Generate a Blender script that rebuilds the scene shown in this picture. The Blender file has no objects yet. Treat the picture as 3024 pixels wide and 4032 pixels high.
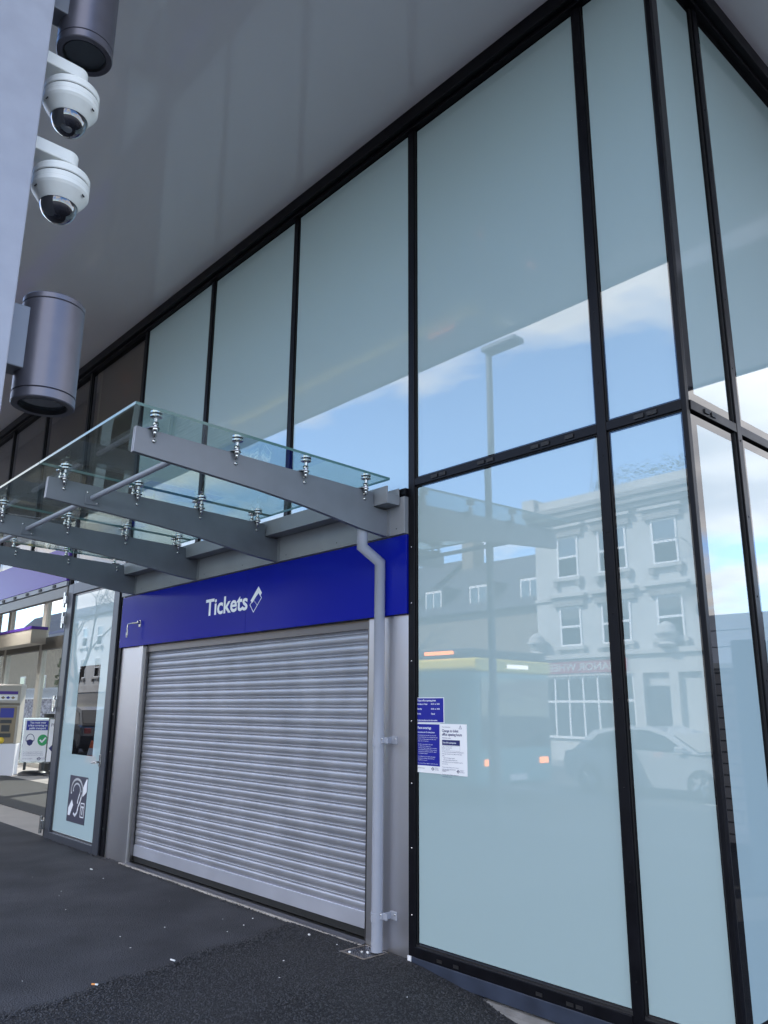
import bpy, bmesh, math, random
import numpy as np
from mathutils import Vector, Matrix
random.seed(7); rng = np.random.default_rng(7)
R = math.radians
scene = bpy.context.scene
COL = scene.collection

# ------------------------------------------------------------------ camera
cam_d = bpy.data.cameras.new('camera'); cam = bpy.data.objects.new('camera', cam_d); COL.objects.link(cam)
cam_d.sensor_fit = 'VERTICAL'; cam_d.sensor_height = 36.0; cam_d.lens = 36.0*3101.1/4032
cam_d.clip_start = .05; cam_d.clip_end = 2000
pit, yaw, rol = .2454, .8398, .0072
F = Vector((-math.sin(yaw)*math.cos(pit), math.cos(yaw)*math.cos(pit), math.sin(pit)))
Rt = Vector((math.cos(yaw), math.sin(yaw), 0)); Up = Rt.cross(F)
r2 = Rt*math.cos(rol)+Up*math.sin(rol); u2 = -Rt*math.sin(rol)+Up*math.cos(rol)
m = Matrix((r2, u2, -F)).transposed().to_4x4(); m.translation = (1.9117, -3.8962, 1.62)
cam.matrix_world = m
scene.camera = cam

# ------------------------------------------------------------------ world, sun, exposure
SUN_EL, SUN_AZ = R(42), R(-28)            # azimuth measured from +Y towards +X : behind the station
w = bpy.data.worlds.new('World'); scene.world = w; w.use_nodes = True
nt = w.node_tree; nt.nodes.clear(); N = nt.nodes; L = nt.links
out = N.new('ShaderNodeOutputWorld'); bg = N.new('ShaderNodeBackground'); bg.inputs['Strength'].default_value = .145
sky = N.new('ShaderNodeTexSky'); sky.sky_type = 'NISHITA'; sky.sun_disc = False
sky.sun_elevation = SUN_EL; sky.sun_rotation = SUN_AZ; sky.altitude = 50; sky.air_density = 1.0; sky.dust_density = .4; sky.ozone_density = 1.6
tc = N.new('ShaderNodeTexCoord'); sep = N.new('ShaderNodeSeparateXYZ'); L.new(tc.outputs['Generated'], sep.inputs[0])
den = N.new('ShaderNodeMath'); den.operation = 'ADD'; den.inputs[1].default_value = .16
mx = N.new('ShaderNodeMath'); mx.operation = 'MAXIMUM'; mx.inputs[1].default_value = 0
L.new(sep.outputs['Z'], mx.inputs[0]); L.new(mx.outputs[0], den.inputs[0])
dv = N.new('ShaderNodeVectorMath'); dv.operation = 'DIVIDE'; cmb = N.new('ShaderNodeCombineXYZ')
for i in range(3): L.new(den.outputs[0], cmb.inputs[i])
L.new(tc.outputs['Generated'], dv.inputs[0]); L.new(cmb.outputs[0], dv.inputs[1])
mp = N.new('ShaderNodeMapping'); mp.inputs['Location'].default_value = (7.13, 1.79, -2.79); mp.inputs['Scale'].default_value = (1, 1, .6)
L.new(dv.outputs[0], mp.inputs[0])
n1 = N.new('ShaderNodeTexNoise'); n1.inputs['Scale'].default_value = .9; n1.inputs['Detail'].default_value = 7; n1.inputs['Roughness'].default_value = .55; n1.inputs['Distortion'].default_value = .25
L.new(mp.outputs[0], n1.inputs['Vector'])
cr = N.new('ShaderNodeValToRGB'); cr.color_ramp.elements[0].position = .46; cr.color_ramp.elements[1].position = .535
L.new(n1.outputs['Fac'], cr.inputs[0])
mixc = N.new('ShaderNodeMix'); mixc.data_type = 'RGBA'
tint = N.new('ShaderNodeMix'); tint.data_type = 'RGBA'; tint.blend_type = 'MULTIPLY'; tint.inputs[0].default_value = 1
tint.inputs[7].default_value = (.84, 1.0, 1.24, 1)
L.new(sky.outputs[0], tint.inputs[6]); L.new(tint.outputs[2], mixc.inputs[6])
cr2 = N.new('ShaderNodeValToRGB'); cr2.color_ramp.elements[0].position = .46; cr2.color_ramp.elements[1].position = .66
cr2.color_ramp.elements[0].color = (5.9, 5.75, 5.75, 1); cr2.color_ramp.elements[1].color = (3.3, 3.35, 3.6, 1)
n2_ = N.new('ShaderNodeTexNoise'); n2_.inputs['Scale'].default_value = 3.1; n2_.inputs['Detail'].default_value = 6; L.new(mp.outputs[0], n2_.inputs['Vector'])
av = N.new('ShaderNodeMath'); av.operation = 'MULTIPLY_ADD'; av.inputs[1].default_value = .45; L.new(n2_.outputs['Fac'], av.inputs[0])
hf = N.new('ShaderNodeMath'); hf.operation = 'MULTIPLY'; hf.inputs[1].default_value = .6; L.new(n1.outputs['Fac'], hf.inputs[0]); L.new(hf.outputs[0], av.inputs[2])
L.new(av.outputs[0], cr2.inputs[0]); L.new(cr2.outputs[0], mixc.inputs[7]); L.new(cr.outputs[0], mixc.inputs[0])
L.new(mixc.outputs[2], bg.inputs['Color']); L.new(bg.outputs[0], out.inputs[0])
sd = bpy.data.lights.new('sun', 'SUN'); sd.energy = 2.0; sd.angle = R(.5); sd.color = (1, .965, .92)
so = bpy.data.objects.new('sun', sd); COL.objects.link(so)
S = Vector((math.sin(SUN_AZ)*math.cos(SUN_EL), math.cos(SUN_AZ)*math.cos(SUN_EL), math.sin(SUN_EL)))
so.rotation_euler = S.to_track_quat('Z', 'Y').to_euler(); so.location = S*60
vs = scene.view_settings; vs.view_transform = 'Standard'; vs.look = 'None'; vs.gamma = 1; vs.exposure = 2.0; vs.use_curve_mapping = False

# ------------------------------------------------------------------ materials
M = {}
def mat(name, col, rough=.5, metal=0, spec=.5, coat=0, coat_ior=1.5, var=0, vscale=5, bump=0, bscale=60, stretch=(1, 1, 1), emit=None, estr=0, detail=4, bdist=.002, vcol=None):
    m = bpy.data.materials.new(name); m.use_nodes = True; t = m.node_tree; b = t.nodes['Principled BSDF']
    b.inputs['Base Color'].default_value = (*col, 1); b.inputs['Roughness'].default_value = rough; b.inputs['Metallic'].default_value = metal
    b.inputs['Specular IOR Level'].default_value = spec; b.inputs['Coat Weight'].default_value = coat; b.inputs['Coat IOR'].default_value = coat_ior; b.inputs['Coat Roughness'].default_value = .0
    if emit: b.inputs['Emission Color'].default_value = (*emit, 1); b.inputs['Emission Strength'].default_value = estr
    if var or bump:
        c = t.nodes.new('ShaderNodeTexCoord'); mp = t.nodes.new('ShaderNodeMapping'); mp.inputs['Scale'].default_value = stretch
        g = t.nodes.new('ShaderNodeNewGeometry'); t.links.new(g.outputs['Position'], mp.inputs[0])
    if var:
        n = t.nodes.new('ShaderNodeTexNoise'); n.inputs['Scale'].default_value = vscale; n.inputs['Detail'].default_value = detail; t.links.new(mp.outputs[0], n.inputs['Vector'])
        r = t.nodes.new('ShaderNodeValToRGB'); r.color_ramp.elements[0].position = .3; r.color_ramp.elements[1].position = .7
        c2 = vcol or tuple(min(1, k*(1+var)) for k in col); c1 = tuple(k*(1-var) for k in col) if not vcol else col
        r.color_ramp.elements[0].color = (*c1, 1); r.color_ramp.elements[1].color = (*c2, 1)
        t.links.new(n.outputs['Fac'], r.inputs[0]); t.links.new(r.outputs[0], b.inputs['Base Color'])
        rr = t.nodes.new('ShaderNodeMapRange'); rr.inputs[3].default_value = max(0, rough-.08); rr.inputs[4].default_value = min(1, rough+.08)
        t.links.new(n.outputs['Fac'], rr.inputs[0]); t.links.new(rr.outputs[0], b.inputs['Roughness'])
    if bump:
        n = t.nodes.new('ShaderNodeTexNoise'); n.inputs['Scale'].default_value = bscale; n.inputs['Detail'].default_value = 3; t.links.new(mp.outputs[0], n.inputs['Vector'])
        bp = t.nodes.new('ShaderNodeBump'); bp.inputs['Strength'].default_value = bump; bp.inputs['Distance'].default_value = bdist
        t.links.new(n.outputs['Fac'], bp.inputs['Height']); t.links.new(bp.outputs[0], b.inputs['Normal'])
        if coat: t.links.new(bp.outputs[0], b.inputs['Coat Normal'])
    M[name] = m
    return m
mat('frame_black', (.004, .004, .006), .4, spec=.16, var=.25, vscale=9, bump=.03, bscale=8)
mat('gasket', (.006, .006, .007), .6)
mat('soffit_paint', (.80, .765, .765), .10, spec=.4, coat=.5, coat_ior=1.5, bump=.25, bscale=.9, bdist=.008, stretch=(1, .35, 1))
mat('column_paint', (.33, .34, .385), .38, bump=.25, bscale=90, bdist=.0012, var=.05, vscale=14)
mat('beam_paint', (.185, .195, .215), .36, metal=.15, var=.06, vscale=6)
mat('channel_paint', (.23, .24, .26), .42, var=.06, vscale=5)
mat('steel_brushed', (.68, .66, .67), .36, metal=1, var=.05, vscale=1.3, stretch=(1, 1, .4), detail=1)
mat('steel_bright', (.55, .54, .53), .2, metal=1)
mat('steel_dark', (.20, .19, .19), .3, metal=1)
mat('rubber', (.01, .01, .01), .6)
mat('shutter_metal', (.40, .40, .435), .42, metal=.65, var=.10, vscale=2.6, stretch=(1.4, 1, .8), detail=8)
mat('rail_metal', (.56, .57, .64), .42, metal=.6, var=.05, vscale=3)
mat('sign_blue', (.004, .010, .26), .16, spec=.12)
mat('sign_blue_dull', (.006, .010, .27), .4)
mat('paper_white', (.80, .80, .82), .5)
mat('letter_white', (.78, .80, .85), .4)
mat('navy_ink', (.012, .015, .12), .5)
mat('grey_ink', (.25, .26, .32), .6)
mat('pvc_grey', (.31, .325, .38), .34, var=.04, vscale=4)
mat('plinth_blue', (.024, .032, .055), .5, var=.25, vscale=7, bump=.05, bscale=20)
mat('concrete', (.20, .19, .18), .85, var=.35, vscale=6, bump=.5, bscale=45, bdist=.006)
mat('screed', (.36, .33, .30), .6, var=.15, vscale=2, bump=.1, bscale=30)
mat('mat_black', (.045, .044, .042), .9, bump=.6, bscale=120, bdist=.004)
mat('lamp_grey', (.13, .125, .145), .38, metal=.6, var=.05, vscale=20)
mat('lamp_inside', (.012, .012, .013), .5)
mat('lamp_glass', (.05, .06, .065), .06, spec=.6, coat=1)
mat('camera_white', (.74, .74, .69), .38, var=.02, vscale=30)
mat('dome_black', (.006, .006, .010), .03, spec=.8, coat=1, coat_ior=1.7)
mat('door_frame', (.055, .06, .075), .35, metal=.2)
mat('door_sign_dark', (.055, .055, .085), .35)
mat('purple', (.09, .045, .28), .25, spec=.10)
mat('header_brown', (.14, .13, .115), .4, metal=.3)
mat('cream', (.52, .50, .44), .5)
mat('taupe_wall', (.33, .30, .27), .7, var=.05)
mat('machine_cream', (.40, .37, .32), .45)
mat('machine_brown', (.20, .15, .09), .4, metal=.4)
mat('machine_white', (.7, .7, .74), .5)
mat('black_plastic', (.014, .014, .016), .4)
mat('yellow', (.75, .52, .05), .4)
mat('green', (.02, .32, .10), .5)
mat('orange_lit', (1, .25, .05), .5, emit=(1, .28, .06), estr=1.6)
mat('white_lit', (1, 1, 1), .5, emit=(1, 1, 1), estr=.9)
mat('lamp_panel', (1, 1, 1), .5, emit=(1, .97, .92), estr=7)
mat('render_white', (.47, .47, .46), .8, var=.10, vscale=.9, bump=.2, bscale=12)
mat('stone_band', (.45, .44, .42), .8, var=.15, vscale=1.5)
mat('stone_dark', (.26, .25, .24), .85, var=.2, vscale=2)
mat('sash_white', (.78, .78, .78), .4)
mat('window_dark', (.03, .035, .04), .06, coat=1, coat_ior=1.6)
mat('red_sign', (.32, .05, .07), .5)
mat('slate', (.05, .05, .06), .6, var=.25, vscale=3, bump=.3, bscale=14)
mat('stock_brick', (.30, .26, .20), .85, var=.2, vscale=3)
mat('red_brick', (.22, .15, .12), .85, var=.2, vscale=3)
mat('bark', (.09, .07, .055), .9, var=.3, vscale=9)
mat('leaf', (.05, .085, .03), .6, var=.4, vscale=6)
mat('car_silver', (.42, .43, .46), .3, metal=.3, coat=1)
mat('car_dark', (.03, .032, .04), .25, metal=.4, coat=1)
mat('car_red', (.30, .02, .02), .25, metal=.2, coat=1)
mat('tyre', (.012, .012, .012), .8)
mat('bus_body', (.10, .30, .33), .3, coat=.6)
mat('bus_yellow', (.85, .68, .06), .3, coat=.6)
mat('lamp_post_grey', (.13, .14, .16), .45, metal=.3)
mat('cone_orange', (.75, .12, .02), .5)
mat('fence_grey', (.42, .45, .48), .6)
mat('cladding', (.66, .66, .70), .6, var=.05, vscale=2)
mat('litter_white', (.8, .8, .78), .7)
mat('litter_orange', (.75, .30, .08), .7)
mat('stone_black', (.027, .027, .030), .62, var=.5, vscale=60)
mat('grate_metal', (.33, .28, .23), .45, metal=.8, var=.3, vscale=30)
mat('pit_black', (.004, .004, .004), 1)
mat('cabinet_blue', (.06, .08, .10), .45)
mat('road_paint', (.7, .7, .68), .7, var=.2, vscale=12)

def asphalt(name, dark, light, scale, bump, dist):
    m = bpy.data.materials.new(name); m.use_nodes = True; t = m.node_tree; b = t.nodes['Principled BSDF']
    g = t.nodes.new('ShaderNodeNewGeometry')
    def noise(s, d=4):
        n = t.nodes.new('ShaderNodeTexNoise'); n.inputs['Scale'].default_value = s; n.inputs['Detail'].default_value = d; t.links.new(g.outputs['Position'], n.inputs['Vector']); return n
    n1 = noise(1.7, 9); n2 = noise(170, 2); v = t.nodes.new('ShaderNodeTexVoronoi'); v.inputs['Scale'].default_value = scale; t.links.new(g.outputs['Position'], v.inputs['Vector'])
    r = t.nodes.new('ShaderNodeValToRGB'); r.color_ramp.elements[0].position = .34; r.color_ramp.elements[1].position = .68
    r.color_ramp.elements[0].color = (*dark, 1); r.color_ramp.elements[1].color = (*light, 1); t.links.new(n1.outputs['Fac'], r.inputs[0])
    mul = t.nodes.new('ShaderNodeMix'); mul.data_type = 'RGBA'; mul.blend_type = 'MULTIPLY'; mul.inputs[0].default_value = 1
    r2 = t.nodes.new('ShaderNodeValToRGB'); r2.color_ramp.elements[0].position = .25; r2.color_ramp.elements[1].position = .75
    r2.color_ramp.elements[0].color = (.4, .4, .4, 1); r2.color_ramp.elements[1].color = (1.7, 1.7, 1.7, 1)
    t.links.new(n2.outputs['Fac'], r2.inputs[0]); t.links.new(r.outputs[0], mul.inputs[6]); t.links.new(r2.outputs[0], mul.inputs[7])
    t.links.new(mul.outputs[2], b.inputs['Base Color']); b.inputs['Roughness'].default_value = .78; b.inputs['Specular IOR Level'].default_value = .35
    ad = t.nodes.new('ShaderNodeMath'); ad.operation = 'ADD'; t.links.new(v.outputs['Distance'], ad.inputs[0]); t.links.new(n2.outputs['Fac'], ad.inputs[1])
    bp = t.nodes.new('ShaderNodeBump'); bp.inputs['Strength'].default_value = bump; bp.inputs['Distance'].default_value = dist; t.links.new(ad.outputs[0], bp.inputs['Height']); t.links.new(bp.outputs[0], b.inputs['Normal'])
    M[name] = m
asphalt('asphalt_old', (.029, .029, .033), (.055, .055, .061), 95, .7, .006)
asphalt('asphalt_new', (.013, .013, .015), (.027, .027, .028), 70, .8, .010)
asphalt('asphalt_road', (.045, .045, .047), (.075, .075, .078), 60, .4, .006)

def pane_mat(name, col, ior, border=None):
    # frosted film behind a clear, slightly wavy sheet
    m = bpy.data.materials.new(name); m.use_nodes = True; t = m.node_tree; b = t.nodes['Principled BSDF']
    b.inputs['Base Color'].default_value = (*col, 1); b.inputs['Roughness'].default_value = 1; b.inputs['Specular IOR Level'].default_value = 0
    b.inputs['Coat Weight'].default_value = 1; b.inputs['Coat IOR'].default_value = ior; b.inputs['Coat Roughness'].default_value = 0
    g = t.nodes.new('ShaderNodeNewGeometry'); n = t.nodes.new('ShaderNodeTexNoise'); n.inputs['Scale'].default_value = .8; n.inputs['Detail'].default_value = 1
    t.links.new(g.outputs['Position'], n.inputs['Vector'])
    bp = t.nodes.new('ShaderNodeBump'); bp.inputs['Strength'].default_value = .2; bp.inputs['Distance'].default_value = .006
    t.links.new(n.outputs['Fac'], bp.inputs['Height']); t.links.new(bp.outputs[0], b.inputs['Coat Normal'])
    n3 = t.nodes.new('ShaderNodeTexNoise'); n3.inputs['Scale'].default_value = 2.6; n3.inputs['Detail'].default_value = 8; t.links.new(g.outputs['Position'], n3.inputs['Vector'])
    mr = t.nodes.new('ShaderNodeMapRange'); mr.inputs[1].default_value = .45; mr.inputs[2].default_value = .75; mr.inputs[3].default_value = .0; mr.inputs[4].default_value = .035; t.links.new(n3.outputs['Fac'], mr.inputs[0]); t.links.new(mr.outputs[0], b.inputs['Coat Roughness'])
    M[name] = m
pane_mat('frosted', (.365, .475, .49), 2.15)
pane_mat('frit', (.008, .008, .009), 1.7)
pane_mat('frosted_door', (.42, .55, .58), 2.0)

def clear_mat(name, tint, ior):
    m = bpy.data.materials.new(name); m.use_nodes = True; t = m.node_tree; t.nodes.clear()
    o = t.nodes.new('ShaderNodeOutputMaterial'); mi = t.nodes.new('ShaderNodeMixShader'); tr = t.nodes.new('ShaderNodeBsdfTransparent'); gl = t.nodes.new('ShaderNodeBsdfGlossy'); fr = t.nodes.new('ShaderNodeMath')
    tr.inputs[0].default_value = (*tint, 1); gl.inputs['Roughness'].default_value = 0; fr.operation = 'MULTIPLY_ADD'; R0 = ((ior-1)/(ior+1))**2; fr.inputs[1].default_value = 1-R0; fr.inputs[2].default_value = R0
    g2 = t.nodes.new('ShaderNodeNewGeometry'); dt = t.nodes.new('ShaderNodeVectorMath'); dt.operation = 'DOT_PRODUCT'; t.links.new(g2.outputs['Incoming'], dt.inputs[0]); t.links.new(g2.outputs['Normal'], dt.inputs[1])
    ab = t.nodes.new('ShaderNodeMath'); ab.operation = 'ABSOLUTE'; t.links.new(dt.outputs['Value'], ab.inputs[0])
    om = t.nodes.new('ShaderNodeMath'); om.operation = 'SUBTRACT'; om.inputs[0].default_value = 1; t.links.new(ab.outputs[0], om.inputs[1])
    pw = t.nodes.new('ShaderNodeMath'); pw.operation = 'POWER'; pw.inputs[1].default_value = 5; t.links.new(om.outputs[0], pw.inputs[0]); t.links.new(pw.outputs[0], fr.inputs[0])
    g = t.nodes.new('ShaderNodeNewGeometry'); n = t.nodes.new('ShaderNodeTexNoise'); n.inputs['Scale'].default_value = 1.3; t.links.new(g.outputs['Position'], n.inputs['Vector'])
    bp = t.nodes.new('ShaderNodeBump'); bp.inputs['Strength'].default_value = .2; bp.inputs['Distance'].default_value = .004; t.links.new(n.outputs['Fac'], bp.inputs['Height']); t.links.new(bp.outputs[0], gl.inputs['Normal'])
    t.links.new(fr.outputs[0], mi.inputs[0]); t.links.new(tr.outputs[0], mi.inputs[1]); t.links.new(gl.outputs[0], mi.inputs[2]); t.links.new(mi.outputs[0], o.inputs[0])
    M[name] = m
clear_mat('clear_glass', (.88, .90, .88), 1.7)
clear_mat('dim_glass', (.70, .68, .65), 1.7)
clear_mat('canopy_glass', (.84, .92, .90), 1.45)
mat('glass_edge', (.07, .17, .16), .15, spec=.5)

def brick_mat(name, c1, c2, mortar, scale, bw=.5, rh=.25, ax='xz'):
    m = bpy.data.materials.new(name); m.use_nodes = True; t = m.node_tree; b = t.nodes['Principled BSDF']
    g = t.nodes.new('ShaderNodeNewGeometry'); s = t.nodes.new('ShaderNodeSeparateXYZ'); c = t.nodes.new('ShaderNodeCombineXYZ'); t.links.new(g.outputs['Position'], s.inputs[0])
    t.links.new(s.outputs['X'], c.inputs[0]); t.links.new(s.outputs['Z'], c.inputs[1])
    k = t.nodes.new('ShaderNodeTexBrick'); k.inputs['Scale'].default_value = scale; k.inputs['Brick Width'].default_value = bw; k.inputs['Row Height'].default_value = rh; k.inputs['Mortar Size'].default_value = .012
    k.inputs['Color1'].default_value = (*c1, 1); k.inputs['Color2'].default_value = (*c2, 1); k.inputs['Mortar'].default_value = (*mortar, 1)
    t.links.new(c.outputs[0], k.inputs['Vector']); t.links.new(k.outputs[0], b.inputs['Base Color']); b.inputs['Roughness'].default_value = .8
    M[name] = m
brick_mat('tile_wall', (.55, .55, .62), (.10, .10, .17), (.5, .5, .5), 2.2)
brick_mat('terrace_brick', (.22, .18, .13), (.17, .14, .11), (.2, .18, .16), 2.2, .5, .16)
brick_mat('side_brick', (.30, .28, .28), (.24, .22, .22), (.03, .03, .03), 1.0, 1.1, .17)

# ------------------------------------------------------------------ mesh helpers
class MB:
    def __init__(s): s.v = []; s.f = []; s.m = []; s.sm = []
    def add(s, vs, fs, m=0, sm=False):
        o = len(s.v); s.v += [tuple(p) for p in vs]; s.f += [tuple(i+o for i in f) for f in fs]; s.m += [m]*len(fs); s.sm += [sm]*len(fs); return s
    def box(s, x0, x1, y0, y1, z0, z1, m=0):
        x0, x1 = sorted((x0, x1)); y0, y1 = sorted((y0, y1)); z0, z1 = sorted((z0, z1))
        return s.add([(x0, y0, z0), (x1, y0, z0), (x1, y1, z0), (x0, y1, z0), (x0, y0, z1), (x1, y0, z1), (x1, y1, z1), (x0, y1, z1)],
                     [(0, 3, 2, 1), (4, 5, 6, 7), (0, 1, 5, 4), (1, 2, 6, 5), (2, 3, 7, 6), (3, 0, 4, 7)], m)
    def prism(s, poly, axis, a, b, m=0, sm=False):
        # poly in the two other axes (in x,y,z order)
        def P(p, t):
            return {'x': (t, p[0], p[1]), 'y': (p[0], t, p[1]), 'z': (p[0], p[1], t)}[axis]
        n = len(poly); v = [P(p, a) for p in poly]+[P(p, b) for p in poly]
        s.add(v, [tuple(range(n))[::-1], tuple(range(n, 2*n))], m)
        o = len(s.v)-2*n
        for i in range(n):
            j = (i+1) % n; s.f.append((o+i, o+j, o+n+j, o+n+i)); s.m.append(m); s.sm.append(sm)
        return s
    def cyl(s, p0, p1, r0, r1=None, n=16, m=0, cap=True):
        r1 = r0 if r1 is None else r1; p0 = Vector(p0); p1 = Vector(p1); d = (p1-p0).normalized()
        a = d.orthogonal().normalized(); b = d.cross(a); v = []
        for p, r in ((p0, r0), (p1, r1)):
            for i in range(n):
                t = 2*math.pi*i/n; v.append(p+a*r*math.cos(t)+b*r*math.sin(t))
        o = len(s.v); s.add(v, [(i, (i+1) % n, n+(i+1) % n, n+i) for i in range(n)], m, True)
        if cap: s.add(v[:n], [tuple(range(n))[::-1]], m); s.add(v[n:], [tuple(range(n))], m)
        return s
    def crisp(s, prof, c=(0, 0, 0), n=32, m=0):
        for a, b in zip(prof[:-1], prof[1:]): s.lathe([a, b], c, n, m)
        return s
    def lathe(s, prof, c=(0, 0, 0), n=32, m=0, axis='z'):
        v = []; c = Vector(c)
        for r, z in prof:
            for i in range(n):
                t = 2*math.pi*i/n; q = Vector((r*math.cos(t), r*math.sin(t), z))
                if axis == 'y': q = Vector((q.x, q.z, q.y))
                if axis == 'x': q = Vector((q.z, q.x, q.y))
                v.append(c+q)
        f = []
        for k in range(len(prof)-1):
            for i in range(n): f.append((k*n+i, k*n+(i+1) % n, (k+1)*n+(i+1) % n, (k+1)*n+i))
        return s.add(v, f, m, True)
    def tube(s, pts, r, n=12, m=0):
        for i in range(len(pts)-1): s.cyl(pts[i], pts[i+1], r, r, n, m)
        return s
    def loop_tube(s, pts, r, n=8, m=0):
        return s.tube(list(pts)+[pts[0]], r, n, m)
    def build(s, name, mats, parent=None, bevel=0, seg=2, smooth_all=False):
        mats = mats if isinstance(mats, (list, tuple)) else [mats]
        a = np.array(s.v, float); lo = a.min(0); hi = a.max(0); o = Vector(((lo[0]+hi[0])/2, (lo[1]+hi[1])/2, lo[2]))
        me = bpy.data.meshes.new(name); me.from_pydata([tuple(p) for p in (a-np.array(o))], [], s.f)
        for k in mats: me.materials.append(M[k])
        me.polygons.foreach_set('material_index', s.m); me.polygons.foreach_set('use_smooth', [True]*len(s.f) if smooth_all else s.sm); me.update()
        ob = bpy.data.objects.new(name, me); COL.objects.link(ob)
        put(ob, o, parent)
        if bevel:
            bm = ob.modifiers.new('bevel', 'BEVEL'); bm.width = bevel; bm.segments = seg; bm.limit_method = 'ANGLE'; bm.angle_limit = R(40)
        return ob
BASE = {}
def put(ob, o, parent):
    # o: world position for unrotated parents, local for rotated ones
    if parent is not None:
        ob.parent = parent
        p = BASE.get(parent.name, Vector((0, 0, 0))); ob.location = Vector(o)-p
    else: ob.location = o
    BASE[ob.name] = Vector(o)
def inst(mesh, name, loc, parent, rot=(0, 0, 0), bevel=0):
    ob = bpy.data.objects.new(name, mesh); COL.objects.link(ob); put(ob, Vector(loc), parent); ob.rotation_euler = rot
    return ob
def thing(name, label, cat, loc, group=None, rz=None):
    o = bpy.data.objects.new(name, None); COL.objects.link(o); o.location = loc; o.empty_display_size = .1
    BASE[o.name] = Vector(loc) if rz is None else Vector((0, 0, 0)); o.rotation_euler = (0, 0, rz or 0)
    return tag(o, label, cat, group)
def tag(o, label, cat, group=None, kind=None):
    if label: o['label'] = label
    if cat: o['category'] = cat
    if group: o['group'] = group
    if kind: o['kind'] = kind
    return o
def struct(o): o['kind'] = 'structure'; return o
def text_geo(body, size, bold=False, align='LEFT', xs=1.0):
    cu = bpy.data.curves.new('txt', 'FONT'); cu.body = body; cu.size = size; cu.align_x = align; cu.resolution_u = 3
    if bold: cu.offset = size*.022
    ob = bpy.data.objects.new('txt', cu); COL.objects.link(ob); bpy.context.view_layer.update()
    me = bpy.data.meshes.new_from_object(ob.evaluated_get(bpy.context.evaluated_depsgraph_get()))
    v = [(p.co.x*xs, p.co.y) for p in me.vertices]; f = [tuple(p.vertices) for p in me.polygons]
    bpy.data.objects.remove(ob); bpy.data.curves.remove(cu); bpy.data.meshes.remove(me)
    return v, f
def put_text(mb, body, size, o, ux=(1, 0, 0), uy=(0, 0, 1), m=0, bold=False, align='LEFT', xs=1.0, th=0):
    v, f = text_geo(body, size, bold, align, xs); o = Vector(o); ux = Vector(ux); uy = Vector(uy)
    mb.add([o+ux*a+uy*b for a, b in v], f, m)
    return mb
def strip(mb, pts, w, o, ux, uy, m=0):
    # flat ribbon along 2-D points
    o = Vector(o); ux = Vector(ux); uy = Vector(uy)
    for i in range(len(pts)-1):
        a = Vector(pts[i]); b = Vector(pts[i+1]); d = (b-a).normalized(); n = Vector((-d.y, d.x))*w/2
        a2 = a-d*w*.25; b2 = b+d*w*.25
        q = [a2-n, b2-n, b2+n, a2+n]; mb.add([o+ux*p.x+uy*p.y for p in q], [(0, 1, 2, 3)], m)
def flat(mb, poly, o, ux, uy, m=0):
    o = Vector(o); ux = Vector(ux); uy = Vector(uy); mb.add([o+ux*p[0]+uy*p[1] for p in poly], [tuple(range(len(poly)))], m)

# ------------------------------------------------------------------ ground, pavement, road
def gz(x, y):
    z = .05-.014*max(0, -y)
    if x > -2.1: z -= .12*(min(x, -.6)+2.1)
    if x > -.6: z -= .03*(x+.6)
    return z
def sheet(name, x0, x1, y0, y1, nx, ny, zf, m):
    mb = MB(); xs = np.linspace(x0, x1, nx+1); ys = np.linspace(y0, y1, ny+1)
    v = [(x, y, zf(x, y)) for y in ys for x in xs]; f = [(j*(nx+1)+i, j*(nx+1)+i+1, (j+1)*(nx+1)+i+1, (j+1)*(nx+1)+i) for j in range(ny) for i in range(nx)]
    mb.add(v, f, 0, True); return struct(mb.build(name, m))
struct(MB().box(-350, 350, -350, 350, -1.3, -1.2).build('ground', 'asphalt_road'))
sheet('pavement', -90, 12, -6.0, -.005, 204, 12, gz, 'asphalt_old')
def rz_(x, y): return gz(x, -6)-.12 if y > -6.2 else gz(x, -6)-.12
sheet('road', -90, 12, -17.2, -6.0, 102, 4, lambda x, y: gz(x, -6)-.115, 'asphalt_road')
kb = thing('kerb', 'grey stone kerb between the near pavement and the road', 'kerb', (-39, -6.08, -.2)); kb['kind'] = 'structure'
kme = None
for i in range(46):
    x = -89+i*2
    z = min(gz(x-1, -6), gz(x+1, -6))
    if kme is None:
        o = MB().box(x-.99, x+.99, -6.15, -6.0, z-.2, z+.004).build('kerb_stone', 'concrete', kb); kme = o.data
    else: inst(kme, 'kerb_stone', (x, -6.075, z-.2), kb)
sheet('far_pavement', -90, 12, -22.0, -17.2, 102, 2, lambda x, y: gz(x, -6)+.01, 'concrete')
rm = MB()
for i in range(14): rm.box(-60+i*5, -57.5+i*5, -11.65, -11.55, -.13, -.139) if False else None
mk = thing('road_marking', 'broken white centre line painted on the road', 'road marking', (-40, -11.6, -.1)); mk['kind'] = 'structure'
mme = None
for i in range(14):
    x = -70+i*5; z = gz(x, -6)-.115+.004
    if x > -2: break
    if mme is None: o = MB().box(x-1, x+1, -11.65, -11.55, z-.002, z).build('dash', 'road_paint', mk); mme = o.data
    else: inst(mme, 'dash', (x, -11.6, z-.002), mk)

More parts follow.
